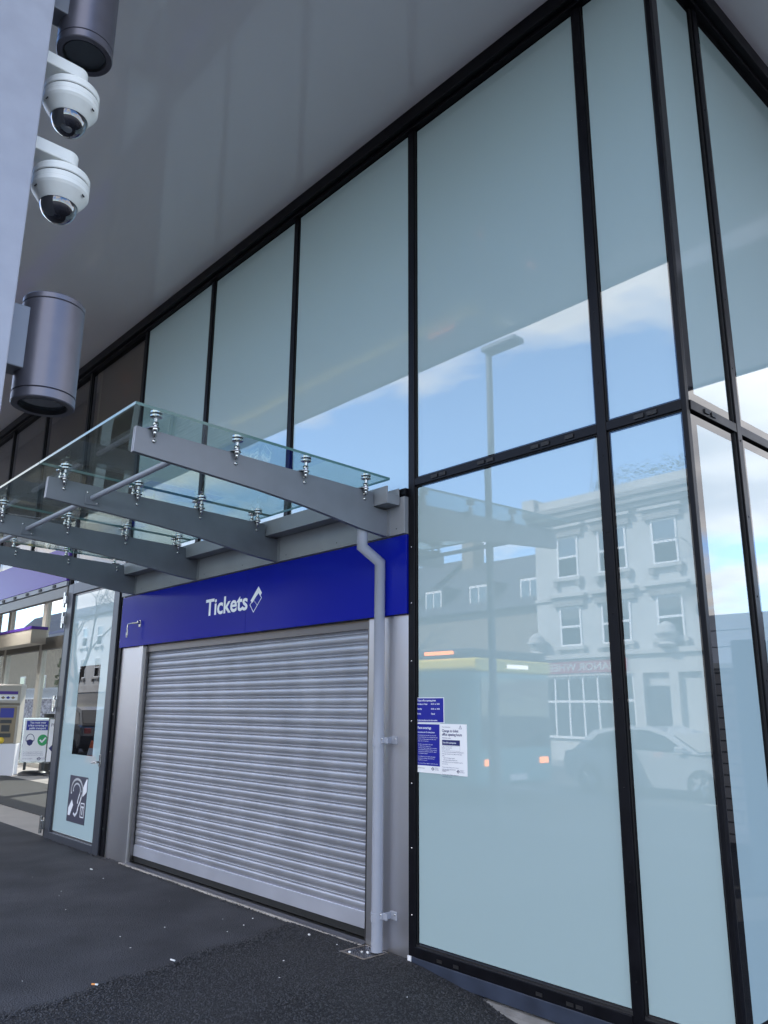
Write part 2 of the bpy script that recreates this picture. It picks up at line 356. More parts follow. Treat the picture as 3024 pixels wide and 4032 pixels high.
# new rough asphalt patch, right of the seam
def seam(y): # x of seam at y
    return -3.36+.19*(-y) + .03*math.sin(y*9)
mb = MB(); ys = np.linspace(-3.6, -.006, 60); nx = 44
vv = []
for y in ys:
    s_ = seam(y)
    for i in range(nx+1):
        x = s_+(3.2-s_)*i/nx; edge = min(1, (x-s_)/.06)
        vv.append((x, y, gz(x, y)+.001+.009*edge))
mb.add(vv, [(j*(nx+1)+i, j*(nx+1)+i+1, (j+1)*(nx+1)+i+1, (j+1)*(nx+1)+i) for j in range(len(ys)-1) for i in range(nx)], 0, True)
struct(mb.build('asphalt_patch', 'asphalt_new'))
# loose-textured aggregate of the new patch
def stones(name, n, xr, yr, smin, smax, test, m, zoff, label, cat, parent=None, dens=None):
    x = rng.uniform(*xr, n); y = rng.uniform(*yr, n); keep = np.array([test(a, b) for a, b in zip(x, y)]); x = x[keep]; y = y[keep]; n = len(x)
    base = np.array([(1, 0, 0), (.3, .95, .1), (-.8, .6, 0), (-.8, -.6, .05), (.3, -.95, 0), (.2, .25, .8), (-.3, -.25, .7)])
    fc = np.array([(0, 1, 5), (1, 2, 5), (2, 6, 5), (2, 3, 6), (3, 4, 6), (4, 5, 6), (4, 0, 5)])
    a = rng.uniform(0, 6.28, n); s = rng.uniform(smin, smax, n); ht = rng.uniform(.4, .9, n)
    ca, sa = np.cos(a), np.sin(a); jit = rng.uniform(.75, 1.25, (n, 7, 1)); b = base[None]*jit
    X = (b[:, :, 0]*ca[:, None]-b[:, :, 1]*sa[:, None])*s[:, None]+x[:, None]; Y_ = (b[:, :, 0]*sa[:, None]+b[:, :, 1]*ca[:, None])*s[:, None]+y[:, None]
    z0 = np.array([gz(p, q) for p, q in zip(x, y)])+zoff
    Z_ = b[:, :, 2]*s[:, None]*ht[:, None]+z0[:, None]
    V = np.stack([X, Y_, Z_], -1).reshape(-1, 3); Fa = (fc[None]+(np.arange(n)*7)[:, None, None]).reshape(-1, 3)
    me = bpy.data.meshes.new(name); me.from_pydata(V.tolist(), [], Fa.tolist()); me.materials.append(M[m]); me.update()
    ob = bpy.data.objects.new(name, me); COL.objects.link(ob); tag(ob, label, cat, kind='stuff'); return ob
stones('asphalt_aggregate', 46000, (-3.45, .2), (-2.9, -.01), .0045, .0105, lambda a, b: a > seam(b)-.02+random.random()**3*.05, 'stone_black', .009, 'coarse dark stones in the fresh asphalt patch', 'aggregate')
stones('asphalt_ridge', 5000, (-3.45, -2.6), (-2.9, -.01), .007, .013, lambda a, b: abs(a-seam(b)-.02) < .05*random.random()+.01, 'stone_black', .006, 'ridge of coarse dark stones along the asphalt seam', 'aggregate')
stones('loose_grit', 50, (-6.5, -1.2), (-2.4, -.02), .003, .008, lambda a, b: random.random() < (.9 if b > -.6 else .4), 'litter_white', .012, 'pale grit and crumbs scattered on the black asphalt', 'grit')
stones('loose_chippings', 1500, (-8.6, -2.0), (-.10, -.012), .004, .010, lambda a, b: random.random() < .8, 'stone_black', .006, 'dark chippings swept against the foot of the wall', 'chippings')

# ------------------------------------------------------------------ station building
st = thing('station_building', 'station building with black framed frosted glass facade under a deep grey overhanging roof', 'building', (-2.1, 0, 0))
ZS = 6.42
# mullions (left, right) along the street front
MX = [(-0.53, -0.466), (-2.142, -2.078), (-3.7495, -3.6855), (-5.3395, -5.2755), (-7.0, -6.92), (-8.75, -8.68), (-10.497, -10.433), (-12.127, -12.063), (-13.797, -13.733), (-15.447, -15.383), (-17.097, -17.033), (-18.747, -18.683), (-20.397, -20.333), (-22.047, -21.983), (-23.697, -23.633)]
ZB = [.09, .085, 3.2, 3.2, .05, .05]+[3.76]*9
for (a, b), z0 in zip(MX, ZB):
    mm = MB().box(a, b, -.022, .06, z0, 6.30)
    o = mm.build('mullion', 'frame_black', st, .003)
    g = MB().box(a-.007, a, -.008, .05, z0, 6.30).box(b, b+.007, -.008, .05, z0, 6.30)
    g.build('gasket', 'gasket', o)
# bolts on the two long mullions
bm_ = MB().lathe([(.0001, -.006), (.006, -.005), (.008, 0)], n=10, axis='y'); bo = bm_.build('bolt', 'steel_bright', None); bolt_me = bo.data; bpy.data.objects.remove(bo)
bm_ = MB().lathe([(.0001, -.005), (.005, -.004), (.007, 0)], n=8, axis='y'); bo = bm_.build('bolt', 'frame_black', None); bolt_dark = bo.data; bpy.data.objects.remove(bo)
mull_objs = [o for o in st.children if o.name.startswith('mullion')]
for z in np.arange(.32, 3.0, .405):
    inst(bolt_me, 'bolt', (-2.112, -.021, z), mull_objs[1]); inst(bolt_me, 'bolt', (-6.975, -.021, z), mull_objs[4])
for z in np.arange(.3, 6.2, .46):
    inst(bolt_dark, 'bolt', (-.497, -.021, z), mull_objs[0])
    if z > 3.2: inst(bolt_dark, 'bolt', (-2.108, -.021, z), mull_objs[1])
# corner post and right-hand return
cp = MB().box(.004, .032, -.022, .012, .0, 6.30).build('corner_post', 'frame_black', st, .003)
MB().box(-.004, .004, -.008, .05, 0, 6.3).box(.004, .026, .012, .027, 0, 6.3).build('gasket', 'gasket', cp)
RY = [(.565, .625), (2.20, 2.26), (3.80, 3.86), (5.40, 5.46)]
for a, b in RY:
    o = MB().box(.0, .042, a, b, 0, 6.30).build('mullion', 'frame_black', st, .003)
    MB().box(.0, .030, a-.014, a, 0, 6.3).box(.0, .030, b, b+.014, 0, 6.3).build('gasket', 'gasket', o)
    for z in np.arange(.4, 6.2, .46): inst(bolt_dark, 'bolt', (.043, (a+b)/2, z), o, (0, 0, R(90)))
MB().box(.0, .042, 6.96, 7.0, 0, 6.30).build('mullion', 'frame_black', st, .003)
# panes
def pane(x0, x1, z0, z1, m='frosted', y=0.0, th=.02, name='window_pane', lab=None):
    b = .010
    mb = MB().box(x0+b, x1-b, y, y+th, z0+b, z1-b, 0)
    o = mb.build(name, m, st)
    fr = MB()
    fr.box(x0, x0+b, y-.001, y+th, z0, z1).box(x1-b, x1, y-.001, y+th, z0, z1).box(x0+b, x1-b, y-.001, y+th, z0, z0+b).box(x0+b, x1-b, y-.001, y+th, z1-b, z1)
    fr.build('pane_edge', 'frit', o)
    o.rotation_euler = (random.uniform(-.002, .002), 0, random.uniform(-.003, .003))
    if lab: o['label'] = lab
    return o
ZT0, ZT1 = 3.212, 3.268
for x0, x1 in ((-.466+.007, -.004), (-2.078+.007, -.530-.007)):
    pane(x0, x1, .163, ZT0-.007); pane(x0, x1, ZT1+.007, 6.27)
for i in (1, 2, 3): pane(MX[i+1][1]+.007, MX[i][0]-.007, 3.2, 6.27)
dim_panes = []
for i in range(4, len(MX)-1):
    z0 = 3.2 if i == 4 else 3.78
    mb = MB().box(MX[i+1][1]+.007, MX[i][0]-.007, 0, .02, z0, 6.27); mb.build('window_pane', 'dim_glass', st)['label'] = 'dim clear pane above the entrance'
ry0 = .027
for a, b in RY+[(6.96, 7.0)]:
    for z0, z1 in ((.163, ZT0-.012), (ZT1+.012, 6.27)):
        e = .05; y0, y1 = ry0, a-.014; eL = .075 if ry0 < .1 else .05
        o = MB().box(.0, .020, y0+eL, y1-e*.6, z0+e, z1-e).build('window_pane', 'frosted', st)
        fr = MB().box(.0, .0205, y0, y0+eL, z0, z1).box(.0, .0205, y1-e*.6, y1, z0, z1).box(.0, .0205, y0+eL, y1-e*.6, z0, z0+e).box(.0, .0205, y0+eL, y1-e*.6, z1-e, z1)
        fr.build('pane_edge', 'frit', o)
    ry0 = b+.014
# transom at z~3.24 with clip blocks
for x0, x1 in ((-.466, .004), (-2.078, -.530)):
    o = MB().box(x0, x1, -.021, .05, ZT0, ZT1).build('transom', 'frame_black', st, .003)
    MB().box(x0, x1, -.008, .05, ZT0-.007, ZT0).box(x0, x1, -.008, .05, ZT1, ZT1+.007).build('gasket', 'gasket', o)
    for k in ([-.25, -.17] if x0 > -1 else [-1.87, -1.79, -1.43, -1.35, -.98, -.90, -.72]):
        MB().box(k-.03, k+.03, -.029, -.021, ZT0+.016, ZT1-.016).build('clip', 'gasket', o)
ry0 = .015
for a, b in RY+[(6.96, 7.0)]:
    o = MB().box(.0, .040, ry0, a, ZT0, ZT1).build('transom', 'frame_black', st, .003)
    for k in (.19, .27):
        if ry0 < .1: MB().box(.040, .047, k-.025, k+.025, ZT0+.016, ZT1-.016).build('clip', 'gasket', o)
    ry0 = b
# bottom rails, plinth, footing
for x0, x1 in ((-.466, .004), (-2.078, -.530)):
    o = MB().box(x0, x1, -.028, .05, .088, .150).build('bottom_rail', 'frame_black', st, .003)
    MB().box(x0, x1, -.016, .05, .150, .163).build('gasket', 'steel_dark', o)
    for k in ([-.3] if x0 > -1 else [-1.86, -1.72, -1.1, -.9, -.84]): MB().box(k-.022, k+.022, -.031, -.028, .102, .120).build('clip', 'steel_dark', o)
o = MB().box(.0, .040, .015, 6.96, .088, .163).build('bottom_rail', 'frame_black', st, .003)
MB().box(-2.112, .030, -.028, .05, .0, .088).build('plinth', 'plinth_blue', st, .004)
MB().box(-2.145, -2.112, -.03, .02, .045, .088).build('packer', 'paper_white', st, .002)
MB().box(.0, .030, .05, 7.0, .0, .088).build('plinth', 'plinth_blue', st, .004)
fo = MB().prism([(.06, -.5), (-.16, -.5), (-.125, -.09), (-.07, -.03), (-.03, -.012), (.06, -.012)], 'x', -1.95, .16, sm=False).build('footing', 'concrete', st, .01)
MB().prism([(.16, -.5), (.055, -.5), (.055, -.03), (.12, -.05)], 'y', .06, 7).build('footing', 'concrete', st)
# eave trim + soffit + roof
MB().box(-30, .12, -.095, .06, 6.30, ZS).box(-30, .07, -.05, .06, 6.27, 6.30).build('eave_trim', 'frame_black', st, .004)
MB().box(-.03, .12, .06, 7.0, 6.30, ZS).box(-.03, .07, .06, 7.0, 6.27, 6.30).build('eave_trim', 'frame_black', st, .004)
MB().box(-40, 4.6, -3.5, 7.05, ZS, ZS+.1).build('soffit', 'soffit_paint', st)
MB().box(-40.05, 4.65, -3.55, 7.1, ZS+.1, ZS+.62).build('roof', 'beam_paint', st)
MB().box(-40.05, 4.65, -3.56, -3.5, ZS-.03, ZS+.1).box(4.6, 4.66, -3.5, 7.1, ZS-.03, ZS+.1).box(-40.05, 4.6, 7.05, 7.11, ZS-.03, ZS+.1).build('fascia', 'beam_paint', st)
# core behind glass
MB().box(-8.55, -.02, .08, .12, .0, 6.4).build('inner_wall', 'taupe_wall', st)
MB().box(-.12, -.08, .12, 6.9, 0, 6.4).build('inner_wall', 'taupe_wall', st)
MB().box(-8.62, -8.55, .08, 4.0, .0, 6.4).build('inner_wall', 'cream', st)

# ------------------------------------------------------------------ stainless cladding and shutter bay
XA, XB = -6.36, -2.585
c1 = MB().box(XB, -2.142, -.005, .07, .03, 2.28).build('steel_cladding', 'steel_brushed', st, .004)
c2 = MB().box(-6.92, XA-.09, -.005, .07, .03, 2.28).box(XA-.088, XA, -.02, .07, .03, 2.28).build('steel_cladding', 'steel_brushed', st, .004)
MB().box(XB, XB+.004, -.006, .04, .03, .20).build('cladding_seam', 'steel_dark', st) if False else None
# shutter
sh = thing('roller_shutter', 'closed galvanised roller shutter over the ticket window bay', 'shutter', ((XA+XB)/2, .05, .05))
prof = [(.0035, 0), (-.001, .002), (-.0045, .008), (-.0075, .018), (-.0085, .030), (-.0078, .042), (-.005, .051), (-.001, .0555), (.0035, .057), (.0035, .0578), (.000, .0595), (-.0055, .0620), (-.0082, .0655), (-.0082, .0685), (-.0055, .0720), (.000, .0745), (.0035, .0760), (.0035, .078)]
mb = MB(); n = len(prof); hw = (XB-XA)/2-.03
mb.add([(-hw, p[0], p[1]) for p in prof]+[(hw, p[0], p[1]) for p in prof], [(i, i+1, n+i+1, n+i)[::-1] for i in range(n-1)], 0, True)
slat = mb.build('slat', 'shutter_metal', None); slat_me = slat.data; bpy.data.objects.remove(slat)
slat_me.transform(Matrix.Translation((0, 0, 0)))
for i in range(27):
    inst(slat_me, 'slat', ((XA+XB)/2, .052+random.uniform(-.0008, .0008), .245+i*.078), sh, (random.uniform(-.02, .02), random.uniform(-.0006, .0006), 0))
MB().box(XA+.03, XB-.03, .038, .062, .135, .246).build('bottom_rail', 'rail_metal', sh, .004)
MB().box(XA+.03, XB-.03, .042, .058, .085, .135).build('rubber_seal', 'rubber', sh)
for x0, x1 in ((XA, XA+.045), (XB-.02, XB)):
    MB().box(x0, x1, .0, .03, .06, 2.27).box(x0, x1, .072, .09, .06, 2.27).build('guide_rail', 'steel_dark', sh, .002)
MB().box(XA, XB, .02, .12, 2.21, 2.279).build('hood', 'steel_dark', sh)
MB().box(XA, XB, .09, .12, .05, 2.28).build('backing', 'rubber', sh)
MB().prism([(-.03, .03), (-.03, .062), (.0, .078), (.09, .078), (.09, .03)], 'x', XA, XB).build('threshold', 'steel_dark', sh, .003)
MB().box(XA-.1, XB, -.052, -.030, .03, .062).build('mortar_edge', 'screed', sh, .004)

# ------------------------------------------------------------------ blue tickets sign
sg = thing('ticket_sign', 'long deep blue fascia sign lettered Tickets above the shutter', 'sign', (-4.55, -.02, 2.28))
for x0, x1 in ((-6.93, -4.262), (-4.259, -2.144)):
    MB().box(x0, x1, -.040, .0, 2.281, 2.856).build('panel', 'sign_blue', sg, .002)
MB().box(-6.93, -2.144, -.036, .0, 2.856, 2.862).build('top_trim', 'steel_bright', sg)
tb = MB(); put_text(tb, 'Tickets', .222, (-5.035, -.0418, 2.492), bold=True, xs=1.0)
v = np.array(tb.v); sx = .755/(v[:, 0].max()-v[:, 0].min()); tb.v = [((p[0]-v[:, 0].min())*sx-4.99, p[1], p[2]) for p in tb.v]
tb.build('lettering', 'letter_white', sg)
def dq(px, py): return (-4.197+(px-368)/82*.189, 2.682-((py+.22*(px-425))-1310)/180*.236)
lg = MB(); O = (0, -.0418, 0); UX = (1, 0, 0); UZ = (0, 0, 1)
flat(lg, [dq(*p) for p in [(425, 1309), (450, 1352), (441, 1372), (427, 1350), (386, 1425), (371, 1412)]], O, UX, UZ)
ring = [dq(*p) for p in [(427, 1352), (449, 1386), (396, 1488), (369, 1440)]]
strip(lg, ring+[ring[0]], .008, (0, -.0420, 0), UX, UZ)
for k in range(5):
    a = dq(393+k*6, 1405+k*7); flat(lg, [(a[0]-.004, a[1]-.004), (a[0]+.004, a[1]-.004), (a[0]+.004, a[1]+.004), (a[0]-.004, a[1]+.004)], O, UX, UZ)
lg.build('ticket_symbol', 'letter_white', sg)
hk = thing('wall_hook', 'small chrome hook with a hanging snap ring on the left end of the blue sign', 'hook', (-6.44, -.04, 2.48))
MB().box(-6.445, -6.405, -.05, -.0405, 2.485, 2.56).cyl((-6.425, -.05, 2.535), (-6.425, -.075, 2.535), .02, n=12).build('plate', 'steel_bright', hk, .002)
MB().tube([(-6.425, -.07, 2.53), (-6.48, -.11, 2.525), (-6.54, -.13, 2.515), (-6.545, -.13, 2.46)], .008).build('arm', 'steel_bright', hk)
mb = MB(); mb.loop_tube([(-6.545+.016*math.cos(t), -.13, 2.415+.042*math.sin(t)) for t in np.linspace(0, 6.28, 14)[:-1]], .0055); mb.build('snap_ring', 'steel_bright', hk)

# ------------------------------------------------------------------ canopy
cn = thing('glass_canopy', 'glass entrance canopy on four grey steel fins with stainless point fixings', 'canopy', (-4.5, 0, 2.86))
MB().box(-6.93, -2.144, -.06, .0, 2.862, 3.14).build('wall_channel', 'channel_paint', cn, .003)
MB().box(-6.93, -2.144, -.05, .03, 3.14, 3.205).box(-6.93, -2.144, -.058, -.05, 3.155, 3.175).build('top_rail', 'frame_black', cn, .002)
for k in (-2.32, -2.22, -2.62): MB().box(k-.02, k+.02, -.064, -.058, 3.152, 3.178).build('clip', 'gasket', cn)
for k in np.arange(-2.23, -6.9, -.7):
    inst(bolt_dark, 'bolt', (k, -.059, 2.90), cn)
BX = [-2.345, -3.775, -5.19, -6.615]
TY = -2.06
bprof = [(TY, 3.234), (-.205, 3.178), (-.195, 3.066), (-.062, 3.062), (-.062, 2.863), (-.20, 2.874), (-.34, 2.890), (-.60, 2.932), (-.84, 2.968), (-1.20, 3.008), (-1.58, 3.038), (TY-.006, 3.074)]
SY = [-1.954, -1.39, -.843, -.30]
# spider pieces
mb = MB(); mb.crisp([(.0001, .106), (.032, .105), (.036, .101), (.036, .089), (.033, .087)], n=20); mb.crisp([(.033, .0775), (.036, .0765), (.036, .066), (.024, .062), (.012, .060), (.011, .045), (.011, -.03)], n=20)
mb.lathe([(.0001, -.05), (.011, -.05), (.011, -.03)], n=12); mb.lathe([(.019, .016), (.019, .034), (.012, .035)], n=6); mb.lathe([(.019, -.006), (.019, -.026), (.011, -.027)], n=6)
mb.lathe([(.0305, .0775), (.0305, .087)], n=20, m=1)
o = mb.build('fixing', ['steel_bright', 'rubber'], None); fix_me = o.data; fz = o.location.z; bpy.data.objects.remove(o)
fix_me.transform(Matrix.Translation((0, 0, fz)))
for bi, x in enumerate(BX):
    mb = MB(); mb.prism(bprof, 'x', x-.018, x-.003); mb.prism([(a*1.0, b) for a, b in bprof], 'x', x+.003, x+.018)
    mb.prism([(TY+.012, 3.226), (-.07, 3.17-.12), (-.07, 2.872), (-.34, 2.897), (-.84, 2.976), (-1.58, 3.046), (TY+.012, 3.082)], 'x', x-.004, x+.004)
    fin = mb.build('fin', 'beam_paint', cn, .0025)
    # end plate
    MB().box(x-.05, x+.05, -.066, -.060, 2.87, 3.06).build('end_plate', 'beam_paint', fin, .002)
    for sy in SY:
        ztop = 3.234+(sy-TY)/(-.205-TY)*(3.178-3.234)
        sd_ = [1] if bi == 0 else ([-1] if bi == 3 else [1, -1])
        br = MB()
        # plate bracket on top of fin
        w_ = .062
        if len(sd_) == 2: pl = [(-.055, -.028), (.055, -.028), (.07, 0), (.055, .028), (-.055, .028), (-.07, 0)]
        else: pl = [(-.02*sd_[0], -.045), (.045*sd_[0], -.03), (.07*sd_[0], 0), (.045*sd_[0], .03), (-.02*sd_[0], .045)]
        br.prism([(x+p[0], sy+p[1]) for p in pl], 'z', ztop+.002, ztop+.010)
        b_ = br.build('bracket', 'steel_dark', fin, .001)
        for s in sd_: inst(fix_me, 'fixing', (x+.045*s, sy, ztop+.006), b_)
        for dz in (.035, .070):
            t = MB().lathe([(.0001, .012), (.012, .011), (.013, 0)], (x+.018, sy+.01, ztop-dz), n=6, axis='x'); t.build('bolt', 'steel_bright', fin)
# glass panels with edges
GX = [-2.20, -3.775, -5.19, -6.77]
def gpanel(x0, x1):
    mb = MB(); z = lambda y: 3.313+(y+2.13)/1.98*(-.057)
    y0, y1 = -2.13, -.15; th = .018
    vs_ = [(x0, y0, z(y0)), (x1, y0, z(y0)), (x1, y1, z(y1)), (x0, y1, z(y1))]; v = vs_+[(p[0], p[1], p[2]+th) for p in vs_]
    mb.add(v, [(0, 3, 2, 1), (4, 5, 6, 7)], 0); mb.add(v, [(0, 1, 5, 4), (1, 2, 6, 5), (2, 3, 7, 6), (3, 0, 4, 7)], 1)
    return mb.build('glass_panel', ['canopy_glass', 'glass_edge'], cn)
for i in range(3): gpanel(GX[i+1]+.004, GX[i]-.004)
# brace tubes between fins
for i in range(3):
    x1, x0 = BX[i]-.018, BX[i+1]+.018
    o = MB().cyl((x0, -1.73, 3.13), (x1, -1.73, 3.13), .020, n=18).build('brace_tube', 'pvc_grey', cn)
    for xx, s in ((x0, 1), (x1, -1)):
        p = MB().box(xx, xx+.008*s, -1.785, -1.675, 3.075, 3.18).build('flange', 'beam_paint', o, .002)
        if s == 1:
            for a, b in ((-1.77, 3.165), (-1.69, 3.09)): MB().lathe([(.0001, .004), (.008, .003), (.009, 0)], (xx+.008, a, b), n=8, axis='x').build('bolt', 'steel_bright', o)
# gutter
gt = MB(); gp = [(-.19, 3.205), (-.19, 3.075), (-.066, 3.075), (-.066, 3.205), (-.075, 3.205), (-.075, 3.085), (-.18, 3.085), (-.18, 3.205)]
gt.prism(gp, 'x', -6.9, -2.19); gt.box(-2.195, -2.188, -.19, -.066, 3.075, 3.15); gt.build('gutter', 'channel_paint', cn, .002)
for x in BX: MB().box(x-.09, x+.0, -.186, -.062, 3.00, 3.072).build('gutter_bracket', 'channel_paint', cn, .002) if x < -3 else None

# ------------------------------------------------------------------ downpipe + grate
dp = thing('downpipe', 'pale grey plastic downpipe running down beside the shutter to the drain', 'downpipe', (-2.39, -.07, .06))
px_, py_ = -2.39, -.075
def sweep(pts, r, n=22):
    mb = MB(); pts = [Vector(p) for p in pts]; rings = []
    for i, p in enumerate(pts):
        d0 = (pts[i]-pts[i-1]).normalized() if i else (pts[1]-pts[0]).normalized(); d1 = (pts[i+1]-pts[i]).normalized() if i < len(pts)-1 else d0
        d = (d0+d1).normalized(); a = Vector((1, 0, 0)); b = d.cross(a).normalized(); k = 1/max(.5, d.dot(d0))
        rings += [p+a*r*math.cos(2*math.pi*j/n)+b*r*k*math.sin(2*math.pi*j/n) for j in range(n)]
    mb.add(rings, [(i*n+j, i*n+(j+1) % n, (i+1)*n+(j+1) % n, (i+1)*n+j) for i in range(len(pts)-1) for j in range(n)], 0, True); return mb
sweep([(px_, -.25, 2.93), (px_, -.25, 2.768), (px_, py_, 2.675), (px_, py_, 1.40)], .039).build('upper_pipe', 'pvc_grey', dp)
MB().cyl((px_, -.25, 2.90), (px_, -.25, 2.95), .044, n=22).build('outlet', 'pvc_grey', dp)
sweep([(px_, py_, 1.40), (px_, py_, .285)], .0385).build('lower_pipe', 'pvc_grey', dp)
sweep([(px_, py_, .285), (px_, py_, .066)], .0385).build('foot_pipe', 'pvc_grey', dp)
for z in (1.395, .275):
    c = MB().cyl((px_, py_, z-.028), (px_, py_, z+.028), .043, n=24).build('socket', 'pvc_grey', dp)
    b = MB().box(px_+.04, px_+.10, py_-.004, py_+.004, z-.006, z+.036).box(px_+.03, px_+.06, py_-.012, py_+.004, z-.006, z+.036).box(px_+.062, px_+.068, py_, -.007, z-.006, z+.036).box(px_+.055, px_+.125, -.014, -.0065, z-.012, z+.042).build('bracket', 'pvc_grey', dp, .002)
    for dx, dy in ((.05, py_-.013), (.108, -.015)): inst(bolt_me, 'bolt', (px_+dx, dy, z+.015), b)
gr = thing('drain_grate', 'small square metal drain grate set in the asphalt under the downpipe', 'grate', (-2.45, -.10, .04))
gx0, gx1, gy0, gy1 = -2.575, -2.335, -.235, -.015
zg = .062
fm = MB().box(gx0, gx1, gy0, gy0+.014, .03, zg).box(gx0, gx1, gy1-.014, gy1, .03, zg).box(gx0, gx0+.014, gy0+.014, gy1-.014, .03, zg).box(gx1-.014, gx1, gy0+.014, gy1-.014, .03, zg)
fm.build('frame', 'grate_metal', gr, .001)
MB().box(gx0+.014, gx1-.014, gy0+.014, gy1-.014, .02, zg-.012).build('pit', 'pit_black', gr)
gm = MB(); nx_ = 10
for i in range(1, nx_):
    x = gx0+.014+(gx1-gx0-.028)*i/nx_; gm.box(x-.003, x+.003, gy0+.014, gy1-.014, zg-.010, zg-.001)
for i in range(1, nx_):
    y = gy0+.014+(gy1-gy0-.028)*i/nx_; gm.box(gx0+.014, gx1-.014, y-.003, y+.003, zg-.010, zg-.0015)
gm.build('mesh', 'steel_dark', gr)
def pebble(x, y, s, m, label, z=None, group='white crumbs on the drain'):
    mb = MB(); bm2 = bmesh.new(); bmesh.ops.create_icosphere(bm2, subdivisions=2, radius=s)
    for v in bm2.verts: v.co *= random.uniform(.8, 1.2); v.co.z *= .7
    mb.add([(v.co.x+x, v.co.y+y, v.co.z+(z if z is not None else gz(x, y)+.008+s*.5)) for v in bm2.verts], [tuple(q.index for q in f.verts) for f in bm2.faces], 0, True); bm2.free()
    return tag(mb.build('pebble', m), label, 'pebble', group)
pebble(-2.455, -.150, .008, 'litter_white', 'white crumb at the left on the drain grate', zg+.003); pebble(-2.425, -.125, .0085, 'litter_white', 'white crumb near the middle of the drain grate', zg+.003)
pebble(-2.405, -.140, .007, 'litter_white', 'white crumb at the right on the drain grate', zg+.003); pebble(-2.50, -.215, .009, 'litter_white', 'white crumb on the front frame edge of the drain', zg+.004)
pebble(-3.02, -.16, .010, 'litter_white', 'white pebble on the rough asphalt near the shutter corner', None)
def butt(x, y, a, m, label):
    z = gz(x, y)+.016; d = Vector((math.cos(a), math.sin(a), 0))*.02
    t = thing('cigarette_butt', label, 'cigarette butt', (x, y, z), 'cigarette butts on the asphalt')
    MB().cyl(Vector((x, y, z))-d, Vector((x, y, z))+d*.2, .005, n=10).build('filter', m, t); MB().cyl(Vector((x, y, z))+d*.2, Vector((x, y, z))+d, .005, n=10).build('paper', 'litter_white', t)
butt(-3.05, -1.70, .6, 'litter_orange', 'orange cigarette butt lying along the asphalt seam, nearest the camera'); butt(-3.15, -1.15, .2, 'litter_white', 'white cigarette butt on the asphalt seam midway to the shutter'); butt(-6.3, -.40, .1, 'litter_white', 'white cigarette butt on the smooth asphalt in front of the left steel panel')

# ------------------------------------------------------------------ posters
def poster(name, label, x0, x1, z0, z1, back, y=-.0035):
    t = thing(name, label, 'notice', ((x0+x1)/2, y, z0)); MB().box(x0, x1, y, y+.003, z0, z1).build('board', back, t); return t
YP = -.0040
t = poster('notice', 'blue ticket office opening times notice, topmost of the three on the glass', -2.083, -1.821, 1.534, 1.699, 'paper_white')
MB().box(-2.079, -1.825, YP, YP+.0004, 1.538, 1.695).build('print_area', 'sign_blue_dull', t)
mb = MB(); YL = YP-.0004
put_text(mb, 'Ticket office opening times', .0175, (-2.072, YL, 1.674), bold=True, xs=.93)
for z, a, b in ((1.652, 'Mondays to Fridays', '06:35  to  20:50'), (1.620, 'Saturday', '05:55  to  20:50'), (1.588, 'Sunday', 'Closed')):
    put_text(mb, a, .014, (-2.072, YL, z), bold=True, xs=.9); put_text(mb, b, .014, (-1.94, YL, z), bold=True, xs=.9)
put_text(mb, 'At other times please use the ticket machines', .0125, (-2.072, YL, 1.546), bold=True, xs=.82); mb.build('lettering', 'letter_white', t)
t = poster('notice', 'blue and white face coverings notice at the lower left on the glass', -2.083, -1.857, 1.212, 1.531, 'paper_white')
MB().box(-2.077, -1.863, YP, YP+.0004, 1.258, 1.525).build('print_area', 'sign_blue_dull', t)
mb = MB(); put_text(mb, 'Face coverings', .024, (-2.068, YL, 1.493), bold=True, xs=.9); put_text(mb, 'Instructions under TfL railway byelaws', .0125, (-2.068, YL, 1.468), bold=True, xs=.82)
def para(mb, z, lines, size=.0092, x=-2.068, step=.0125, width=.19):
    for l in lines:
        v, f = text_geo(l, size); wd = max(p[0] for p in v); k = min(1.0, width/wd)
        mb.add([(x+a*k, YL, z+b) for a, b in v], f); z -= step
    return z-.008
z = para(mb, 1.449, ['Face coverings that cover the nose and mouth', 'and attach behind the ears, or be behind the head', 'must be worn by passengers at all times in the', 'station and on its platforms.'])
z = para(mb, z, ['The above requirements do not apply', '  To children under the age of 11', '  To persons using an oxygen mask or ventilator', '  In circumstances detailed in TfL face coverings', '  exemptions not published on this TfL website', '  and available at stations'], step=.0118)
z = para(mb, z, ['It is an offence to act in breach of the above', 'instruction and offenders may be fined up', 'to £6,400 on conviction'], step=.0118)
z = para(mb, z, ['This notice will remain effective until further notice.'])
mb.build('lettering', 'letter_white', t)
mb = MB(); put_text(mb, 'MAYOR OF LONDON', .008, (-2.066, YL, 1.238), xs=.8); put_text(mb, 'TRANSPORT', .008, (-1.912, YL, 1.244), xs=.75); put_text(mb, 'FOR LONDON', .008, (-1.912, YL, 1.233), xs=.75)
def roundel(mb, x, z, r):
    strip(mb, [(x+r*math.cos(a), z+r*math.sin(a)) for a in np.linspace(0, 6.283, 21)], r*.38, (0, YL, 0), UX, UZ); strip(mb, [(x-r*1.45, z), (x+r*1.45, z)], r*.42, (0, YL-.0002, 0), UX, UZ)
roundel(mb, -1.928, 1.240, .0085); mb.build('footer', 'navy_ink', t)
t = poster('notice', 'white change to ticket office opening hours notice at the lower right on the glass', -1.855, -1.622, 1.210, 1.529, 'paper_white')
mb = MB(); put_text(mb, 'Travel information', .011, (-1.840, YL, 1.506), xs=.9); put_text(mb, 'Change to ticket', .024, (-1.840, YL, 1.478), bold=True, xs=.9); put_text(mb, 'office opening hours', .024, (-1.840, YL, 1.455), bold=True, xs=.9); put_text(mb, 'Until further notice', .011, (-1.840, YL, 1.437), xs=.9)
